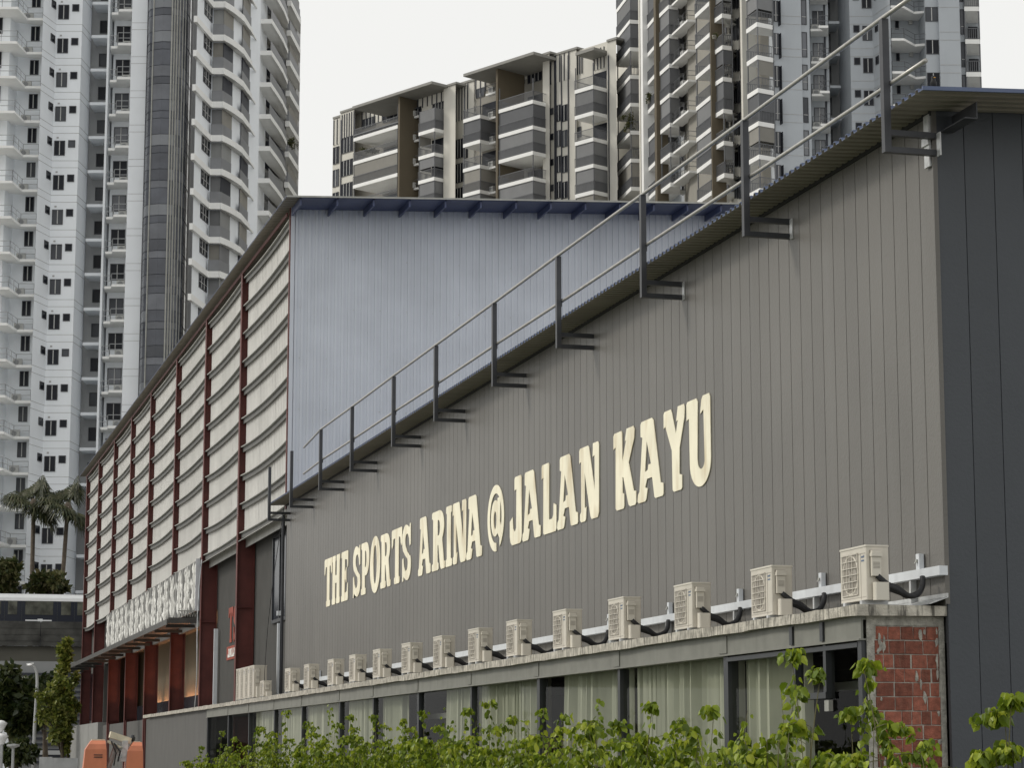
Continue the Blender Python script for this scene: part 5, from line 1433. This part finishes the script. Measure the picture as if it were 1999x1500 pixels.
rf = MB(); along(rf, -60.1, 50.1, 1.35, 4.15, zr1, zr1 + 0.25); along(rf, -60, 50, 1.6, 3.9, zr1 + 0.25, zr0); wpart('roof', rf, M['trainwhite'], train)
sV = lambda px: (at(px, 1190, FV + 1.3) - VO).dot(DL)
for a, b_ in ((-45, -20), (-14, 1), (15, 33), (49, 104), (120, 139), (152, 200), (214, 260), (275, 300)):
    w = MB(); along(w, sV(a), sV(b_), 1.36, 1.398, V(80, 1199).z, V(80, 1172.5).z - 0.0); wpart('window', w, M['trainglass'], train)
for a in (8, 42, 112, 146):
    w = MB(); along(w, sV(a), sV(a) + 0.04, 1.37, 1.398, zpar - 0.9, V(80, 1174).z); wpart('door_seam', w, M['mullion'], train)
st_ = MB(); along(st_, sV(50), sV(102), 1.35, 1.395, V(80, 1211.5).z, V(80, 1209).z); along(st_, sV(74), sV(84), 1.34, 1.394, V(80, 1214).z, V(80, 1207).z); wpart('emblem', st_, M['trainwhite'], train)

# ================================================================ trees
def crown_mesh(c, rad, n, size, seed, clumps=24, hang=0.2, flat=1.0, cr=(0.2, 0.42)):
    rr = random.Random(seed); mb = MB()
    cc = []
    for i in range(clumps):
        while True:
            p = Vector((rr.uniform(-1, 1), rr.uniform(-1, 1), rr.uniform(-1, 1)))
            if p.length < 1:
                break
        p = p * (0.55 + 0.45 * rr.random())
        cc.append((Vector((p.x * rad[0], p.y * rad[1], p.z * rad[2])), rr.uniform(*cr)))
    vs, fs = [], []
    for i in range(n):
        q, r = rr.choice(cc)
        d = Vector((rr.gauss(0, 1), rr.gauss(0, 1), rr.gauss(0, 1) * flat)).normalized() * (rr.random() ** 0.4)
        p = Vector(c) + q + Vector((d.x * rad[0] * r, d.y * rad[1] * r, d.z * rad[2] * r))
        u = Vector((rr.uniform(-1, 1), rr.uniform(-1, 1), rr.uniform(-1, 1) - hang)).normalized()
        v = u.cross(Vector((rr.uniform(-1, 1), rr.uniform(-1, 1), rr.uniform(-1, 1)))).normalized()
        s = size * rr.uniform(0.6, 1.3)
        k = len(vs)
        vs += [p, p + u * s * 0.5 + v * s * 0.3, p + u * s, p + u * s * 0.5 - v * s * 0.3]
        fs.append((k, k + 1, k + 2, k + 3))
    return mb.add(vs, fs), cc

def tree(name, base, h_trunk, c, rad, n, size, lm, label, seed, group=None, r0=0.2, clumps=24, cat='tree', hang=0.2):
    t = thing(name, tuple(base), label, cat, group)
    b0 = Vector(base)
    mb, cc = crown_mesh(Vector(c) - b0, rad, n, size, seed, clumps, hang, cr=(0.2, 0.42) if name != 'feathery_tree' else (0.1, 0.26))
    rr = random.Random(seed + 99)
    top = Vector(c) - b0
    tr_ = MB().tube([(0, 0, 0), (top.x * 0.3, top.y * 0.3, h_trunk * 0.5), (top.x * 0.7, top.y * 0.7, h_trunk), (top.x, top.y, top.z + rad[2] * 0.4)], r0, 7, r1=r0 * 0.2)
    obj('trunk', tr_, M['bark'], t, True)
    for i in range(min(8, len(cc))):
        q = cc[i][0] + top
        s = Vector((top.x * 0.6, top.y * 0.6, h_trunk * rr.uniform(0.7, 1.0)))
        obj('limb', MB().tube([s, (s + q) / 2 + Vector((0, 0, 0.2)), q], r0 * 0.35, 5, r1=r0 * 0.08), M['bark'], t, True)
    o = obj('crown', mb, lm, t); o['kind'] = 'stuff'
    return t
def tr_at(px, py, F, rpx, rpy, n, size, lm, label, seed, name='tree', clumps=24, group=None, r0=0.2, depth=None, cat='tree', hang=0.2):
    c = at(px, py, F); sc = F / FPX
    rad = (rpx * sc, depth or rpx * sc, rpy * sc)
    base = (c.x + 0.3, c.y, 0)
    return tree(name, base, max(0.6, c.z - rad[2] * 0.7), c, rad, n, size, lm, label, seed, group, r0, clumps, cat, hang)
tr_at(118, 1380, 118, 44, 90, 5200, 0.24, M['leaflt'], 'fresh green feathery tree in front of the viaduct beside the arena', 41, 'feathery_tree', 64, r0=0.14)
tr_at(128, 1290, 118.5, 15, 42, 900, 0.32, M['leaflt'], 'slim fresh green treetop rising against the viaduct girder', 47, 'feathery_tree', 10, r0=0.08)
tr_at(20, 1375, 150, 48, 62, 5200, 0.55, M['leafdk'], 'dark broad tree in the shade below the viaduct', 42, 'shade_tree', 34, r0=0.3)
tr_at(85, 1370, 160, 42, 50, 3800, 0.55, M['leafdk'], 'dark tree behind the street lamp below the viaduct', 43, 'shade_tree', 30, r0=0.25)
tr_at(8, 1130, 186, 30, 44, 3000, 0.55, M['leafbush'], 'olive leafy tree above the train beside the ledges', 44, 'leafy_tree', 26, r0=0.25)
tr_at(95, 1142, 187, 42, 26, 3000, 0.5, M['leafbush'], 'rounded olive bush top above the train between the palms', 45, 'leafy_tree', 26, r0=0.25)
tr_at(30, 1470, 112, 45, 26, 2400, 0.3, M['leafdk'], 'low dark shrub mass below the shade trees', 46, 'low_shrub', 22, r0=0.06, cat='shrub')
# planting on far balconies
for px, py, F, rx, rz, n_, lab in ((1226, 236, 244, 17, 24, 420, 'bushy plant spilling over a balcony edge of the grey tower'), (722, 292, 277, 26, 8, 380, 'row of leafy pots along a balcony of the cream block'), (1268, 190, 237, 9, 13, 200, 'small dark plant on a balcony beside the brown fin'), (569, 277, 221, 13, 11, 220, 'leafy plant on an outer balcony of the white tower'), (1395, 70, 212, 7, 6, 120, 'low pot plant behind a balcony railing of the grey tower')):
    c = at(px, py, F); sc = F / FPX
    t = thing('balcony_plant', (c.x, c.y, c.z - rz * sc), lab, 'plant', 'plants on the balconies')
    mb, cc = crown_mesh((0, 0, rz * sc), (rx * sc, 0.5, rz * sc), n_, 0.24, int(px), 14, cr=(0.2, 0.4))
    obj('foliage', mb, M['leafbush'], t)['kind'] = 'stuff'
    obj('pot', MB().lathe([(0.0, 0.0), (0.2, 0.0), (0.26, 0.34), (0.22, 0.34), (0.2, 0.28), (0, 0.28)], (0, 0, 0), 'z', 10), M['taupe'], t)
# fan palms
def palm(px_base, px_head, py_head, F, seed, label):
    rr = random.Random(seed)
    hd = at(px_head, py_head, F); bs_ = at(px_base, 1180, F)
    t = thing('fan_palm', (bs_.x, bs_.y, 0), label, 'palm tree', 'fan palms behind the train')
    H = hd - Vector((bs_.x, bs_.y, 0))
    tr_ = MB().tube([(0, 0, 0), (H.x * 0.3, H.y * 0.3, H.z * 0.55), tuple(H)], 0.22, 8, r1=0.16)
    obj('trunk', tr_, M['bark'], t, True)
    obj('crown_shaft', MB().lathe([(0.18, -1.0), (0.34, -0.5), (0.36, 0.0), (0.2, 0.4), (0.0, 0.5)], tuple(H), 'z', 9), M['bark'], t, True)
    for i in range(46):
        az = i * 2.4 + rr.uniform(-.3, .3)
        el = math.radians(-50 + 125 * ((i * 0.618) % 1.0))
        d = Vector((math.cos(az) * math.cos(el), math.sin(az) * math.cos(el), math.sin(el)))
        L = rr.uniform(1.3, 2.0)
        p0 = H + d * 0.2; p1 = H + d * L + Vector((0, 0, -0.1))
        mb = MB().tube([p0, p1], 0.03, 4)
        # fan of drooping segments
        side = d.cross(Vector((0, 0, 1)))
        side = side.normalized() if side.length > 0.05 else Vector((1, 0, 0))
        up = side.cross(d).normalized()
        R_ = rr.uniform(1.1, 1.5)
        for q in range(17):
            a = math.radians(-130 + 260 * q / 16)
            dir_ = (d * math.cos(a) + side * math.sin(a) + up * 0.12).normalized()
            mid = p1 + dir_ * R_ * 0.6
            tip = p1 + dir_ * R_ * rr.uniform(0.85, 1.0) + Vector((0, 0, -0.5 * R_ * rr.uniform(0.5, 1.2)))
            w = side * math.cos(a) * 0.07 - d * math.sin(a) * 0.07
            mb.add([p1, mid + w, tip, mid - w], [(0, 1, 2, 3)])
        obj('frond', mb, M['palmleaf'], t)
palm(62, 66, 985, 190, 61, 'tall fan palm with a straight trunk before the white tower')
palm(113, 132, 992, 189, 62, 'leaning fan palm beside the arena block')
# ================================================================ lamps, fence, shed under the viaduct
lp = at(66, 1480, 118)
la = thing('street_lamp', (lp.x, lp.y, 0), 'tall grey street lamp with a curved arm before the viaduct', 'street lamp')
tz_ = at(66, 1300, 118).z
obj('pole', MB().tube([(0, 0, 0), (0, 0, tz_ * 0.5), (0.06, 0, tz_ - 0.9), (0.02, 0, tz_ - 0.35), (-0.12, 0, tz_ - 0.08), (-0.28, 0, tz_)], 0.10, 8, r1=0.05), M['lampgrey'], la, True)
obj('lamp_head', MB().lathe([(0.0, 0.08), (0.10, 0.05), (0.16, 0.0), (0.0, -0.04)], (-0.34, 0, tz_), 'z', 10).tube([(-0.5, 0, tz_ + 0.06), (-0.15, 0, tz_ + 0.1)], 0.03, 5), M['trainwhite'], la)
for px, py, lab in ((2, 1415, 'taller globe lamp with a flat cap at the path side'), (4, 1440, 'shorter globe lamp just below the taller one'), (26, 1457, 'slim path lamp with a flat head')):
    q = at(px, py, 95)
    g = thing('path_lamp', (q.x, q.y, 0), lab, 'lamp')
    obj('pole', MB().tube([(0, 0, 0), (0, 0, q.z - 0.1)], 0.06, 7), M['lampgrey'], g)
    if px < 20:
        obj('lamp_head', MB().lathe([(0.08, -0.3), (0.2, -0.05), (0.26, 0.04), (0.1, 0.14), (0, 0.16)], (0, 0, q.z), 'z', 12), M['trainwhite'], g, True)
    else:
        obj('lamp_head', MB().lathe([(0.06, -0.1), (0.26, -0.02), (0.26, 0.05), (0, 0.08)], (0, 0, q.z), 'z', 10), M['lampgrey'], g)
f0, f1 = at(78, 1485, 108), at(152, 1485, 108)
fe = thing('metal_fence', (f0.x, f0.y, 0), 'grey corrugated metal fence beside the arena corner', 'fence')
nF = 6
for i in range(nF):
    a = Vector((f0.x, f0.y, 0)).lerp(Vector((f1.x, f1.y, 0)), i / nF); b_ = Vector((f0.x, f0.y, 0)).lerp(Vector((f1.x, f1.y, 0)), (i + 1) / nF)
    mb = MB(); n_ = 4
    for k in range(n_):
        p, q = a.lerp(b_, k / n_), a.lerp(b_, (k + 0.55) / n_)
        mb.ring([p, q], 0.05, 0, at(78, 1481 - 2 * (i < 2), 108).z)
        mb.ring([q, a.lerp(b_, (k + 1) / n_)], 0.02, 0, at(78, 1481, 108).z)
    wpart('fence_sheet', mb, M['lampgrey'], fe)
sh = at(80, 1400, 172)
shd = thing('louvred_building', (sh.x, sh.y, 0), 'shaded low building with horizontal louvres behind the trees', 'building')
wpart('wall', MB().box(sh.x - 16, sh.x + 14, sh.y, sh.y + 3, 0, 8.5), M['t3dark'], shd)
for i in range(16):
    z = 1.2 + i * 0.42
    wpart('louvre', MB().box(sh.x - 5, sh.x + 9, sh.y - 0.2, sh.y - 0.02, z, z + 0.16), M['strip'], shd)
wpart('white_beam', MB().box(sh.x - 16, sh.x + 14, sh.y - 0.3, sh.y - 0.21, 5.0, 5.3).box(sh.x - 16, sh.x + 14, sh.y - 0.3, sh.y - 0.21, 1.8, 2.1), M['t1grey'], shd)
wpart('pillar', MB().box(sh.x - 4.5, sh.x - 2.2, sh.y - 0.4, sh.y - 0.31, 0, 6), M['t1white'], shd)

# ================================================================ vine shrubs along the verge
def leafpts(p, u, v, w, s):
    """heart shaped leaf: base p, length direction u, width direction v, normal w"""
    return [p, p + u * s * .12 + v * s * .34 + w * s * .06, p + u * s * .52 + v * s * .36 + w * s * .10, p + u * s, p + u * s * .52 - v * s * .36 + w * s * .10, p + u * s * .12 - v * s * .34 + w * s * .06, p + u * s * .5 - w * s * .03]
LF = [(0, 1, 6), (1, 2, 6), (2, 3, 6), (3, 4, 6), (4, 5, 6), (5, 0, 6)]
lm_ = MB().add(leafpts(Vector((0, 0, 0)), Vector((0, 0, -1)), Vector((1, 0, 0)), Vector((0, -1, 0)), 1.0), LF).mesh('leaf', M['leaf'])
def stem_path(rr, base, top, bow):
    pts = []
    a = rr.uniform(0, 6.28)
    for i in range(9):
        t = i / 8
        p = base.lerp(top, t)
        b = math.sin(t * math.pi) * bow
        pts.append(p + Vector((math.cos(a) * b, math.sin(a) * b, 0)))
    return pts
def shrub(px, py_top, X, seed, width, stems, leaves, label, single=26, lo=0.75, size=0.085, spread=0.5):
    rr = random.Random(seed)
    tp_ = onx(px, py_top, X)
    base = Vector((tp_.x, tp_.y, 0))
    t = thing('vine_shrub', tuple(base), label, 'shrub', 'leafy shrubs along the verge')
    vs, fs = [], []
    sm = MB()
    singles = []
    for k in range(stems):
        first = k == 0
        hz = tp_.z if first else tp_.z - (0.13 + 0.87 * rr.random() ** 0.55) * (tp_.z - 1.36)
        off = Vector((rr.gauss(0, width * 0.45), rr.gauss(0, width * 0.9), 0))
        if first:
            off *= 0.15
        bs_ = off * 0.7
        top = Vector((off.x * 1.2, off.y * 1.3, hz))
        path = stem_path(rr, bs_, top, rr.uniform(0.03, 0.16))
        # arching tip
        dr = rr.uniform(0, 6.28)
        if rr.random() < 0.75:
            L = rr.uniform(0.12, 0.4) if not first else 0.08
            e = path[-1]
            for q in range(1, 5):
                path.append(e + Vector((math.cos(dr) * L * q / 4, math.sin(dr) * L * q / 4, 0.05 * math.sin(q * 0.7) - 0.16 * L * (q / 4) ** 2)))
        sm.tube(path, 0.007, 4, r1=0.002)
        nl = int(leaves / stems)
        for i in range(nl):
            tt = rr.uniform(lo / max(hz, lo + 0.1) if True else 0, 1.0)
            f = tt * (len(path) - 1); j = min(int(f), len(path) - 2)
            p = path[j].lerp(path[j + 1], f - j)
            az = rr.uniform(0, 6.28)
            rad = abs(rr.gauss(0, 0.07)) * (1.25 - 0.85 * tt)
            p = p + Vector((math.cos(az) * rad, math.sin(az) * rad, rr.uniform(-0.04, 0.03)))
            az2 = az + rr.uniform(-0.8, 0.8)
            u = Vector((math.cos(az2) * 0.6, math.sin(az2) * 0.6, -rr.uniform(0.35, 1.4))).normalized()
            v = u.cross(Vector((rr.uniform(-1, 1), rr.uniform(-1, 1), rr.uniform(-.3, .3)))).normalized()
            w = u.cross(v)
            s = size * rr.uniform(0.55, 1.15)
            if tt > 0.86:
                s *= 0.8
            if len(singles) < single and tt > 0.8 and rr.random() < 0.5:
                singles.append((p, u, v, w, s)); continue
            b_ = len(vs)
            vs += leafpts(p, u, v, w, s)
            fs += [tuple(q + b_ for q in f_) for f_ in LF]
    obj('stem', sm, M['stem'], t, True)
    o = obj('foliage', MB().add(vs, fs), M['leaf'], t); o['kind'] = 'stuff'
    from mathutils import Matrix
    for p, u, v, w, s in singles:
        l = link('leaf', lm_, t)
        m3 = Matrix((v, -w, -u)).transposed()
        l.rotation_euler = m3.to_euler(); l.location = p; l.scale = (s, s, s)
sp = [(395, 1462, 9.2, .55, 10), (440, 1432, 9.0, .6, 14), (500, 1424, 8.9, .6, 14), (548, 1392, 8.8, .5, 15), (600, 1414, 8.7, .55, 16), (645, 1374, 8.6, .5, 16), (690, 1402, 8.5, .5, 16), (735, 1404, 8.4, .5, 15), (790, 1410, 8.3, .45, 15), (825, 1396, 8.2, .45, 15), (872, 1384, 8.1, .45, 16), (905, 1390, 8.0, .45, 14),
      (955, 1376, 7.9, .42, 15), (1010, 1408, 7.8, .4, 14), (1062, 1392, 7.7, .4, 14), (1105, 1404, 7.6, .38, 14), (1158, 1366, 7.5, .36, 14), (1220, 1418, 7.4, .3, 10), (1272, 1384, 7.3, .3, 12), (1335, 1416, 7.25, .28, 10), (1402, 1392, 7.2, .3, 12), (1462, 1388, 7.1, .3, 13), (1512, 1352, 7.0, .28, 12)]
ORDS = ['first', 'second', 'third', 'fourth', 'fifth', 'sixth', 'seventh', 'eighth', 'ninth', 'tenth', 'eleventh', 'twelfth', 'thirteenth', 'fourteenth', 'fifteenth', 'sixteenth', 'seventeenth', 'eighteenth', 'nineteenth', 'twentieth', 'twenty-first', 'twenty-second', 'twenty-third']
LBL = {548: 'bushy bright green shrub with a tall shoot before the far annex bays', 645: 'shrub with an upright leafy spire before the annex glazing', 1158: 'shrub with a pointed leafy top before the half open curtain bay', 1512: 'dense leafy shrub left of the dark glass opening'}
for i, (px, py, X, wd, stn) in enumerate(sp):
    shrub(px, py, X, 300 + i, wd, stn + (4 if px < 1200 else 1), 1150 if px < 1000 else 760, LBL.get(px, 'bright green heart leaved shrub, %s along the verge row from the brick pier' % ORDS[len(sp) - 1 - i]), 22)
shrub(1548, 1284, 6.9, 401, .14, 6, 330, 'tall loose shoot of pale green leaves before the small high window', 30, 1.3, 0.085)
shrub(1600, 1318, 6.9, 402, .16, 8, 330, 'open leafy shoot crossing the dark glass beside the brick pier', 30, 1.3, 0.085)
shrub(1688, 1304, 6.85, 403, .10, 6, 300, 'leafy shoot reaching up beside the steel post of the brick pier', 30, 1.35, 0.085)
shrub(1660, 1400, 6.85, 404, .18, 8, 330, 'short leafy shoots at the foot of the dark glass', 24, 1.3, 0.08)
shrub(1793, 1466, 6.8, 405, .10, 5, 160, 'small leafy tip in front of the brick pier', 16, 1.35, 0.07)
shrub(1978, 1376, 6.6, 406, .11, 12, 620, 'leafy shoot in front of the charcoal end wall', 30, 1.3, 0.085)
# creeper slanting across the brick pier
rr = random.Random(77)
c0, c1 = onx(1690, 1368, 7.0), onx(1772, 1496, 6.95)
cr = thing('creeper', (c0.x, c0.y, 0), 'leafy creeper stem slanting down across the brick pier', 'creeper')
path = [Vector((c0.x, c0.y, c0.z)).lerp(Vector((c1.x, c1.y, c1.z - 0.25)), t / 10) + Vector((0.0, 0.0, 0.05 * math.sin(t * 0.31))) for t in range(11)]
path += [Vector((c1.x + 0.02, c1.y, 0.6)), Vector((c1.x + 0.03, c1.y, 0.0))]
wpart('stem', MB().tube(path, 0.008, 5, r1=0.004), M['stem'], cr, True)
vs, fs = [], []
for i in range(230):
    f = rr.uniform(0, 10.2); j = int(f)
    p = path[j].lerp(path[j + 1], f - j) + Vector((rr.gauss(0, .02), rr.gauss(0, .02), rr.gauss(0, .02)))
    u = Vector((rr.uniform(-.6, .6), rr.uniform(-.6, .3), -rr.uniform(0.3, 1.2))).normalized()
    v = u.cross(Vector((rr.uniform(-1, 1), rr.uniform(-1, 1), 0.2))).normalized(); w = u.cross(v)
    b_ = len(vs); vs += leafpts(p, u, v, w, 0.06 * rr.uniform(0.6, 1.2)); fs += [tuple(q + b_ for q in f_) for f_ in LF]
wpart('foliage', MB().add(vs, fs), M['leaf'], cr)['kind'] = 'stuff'
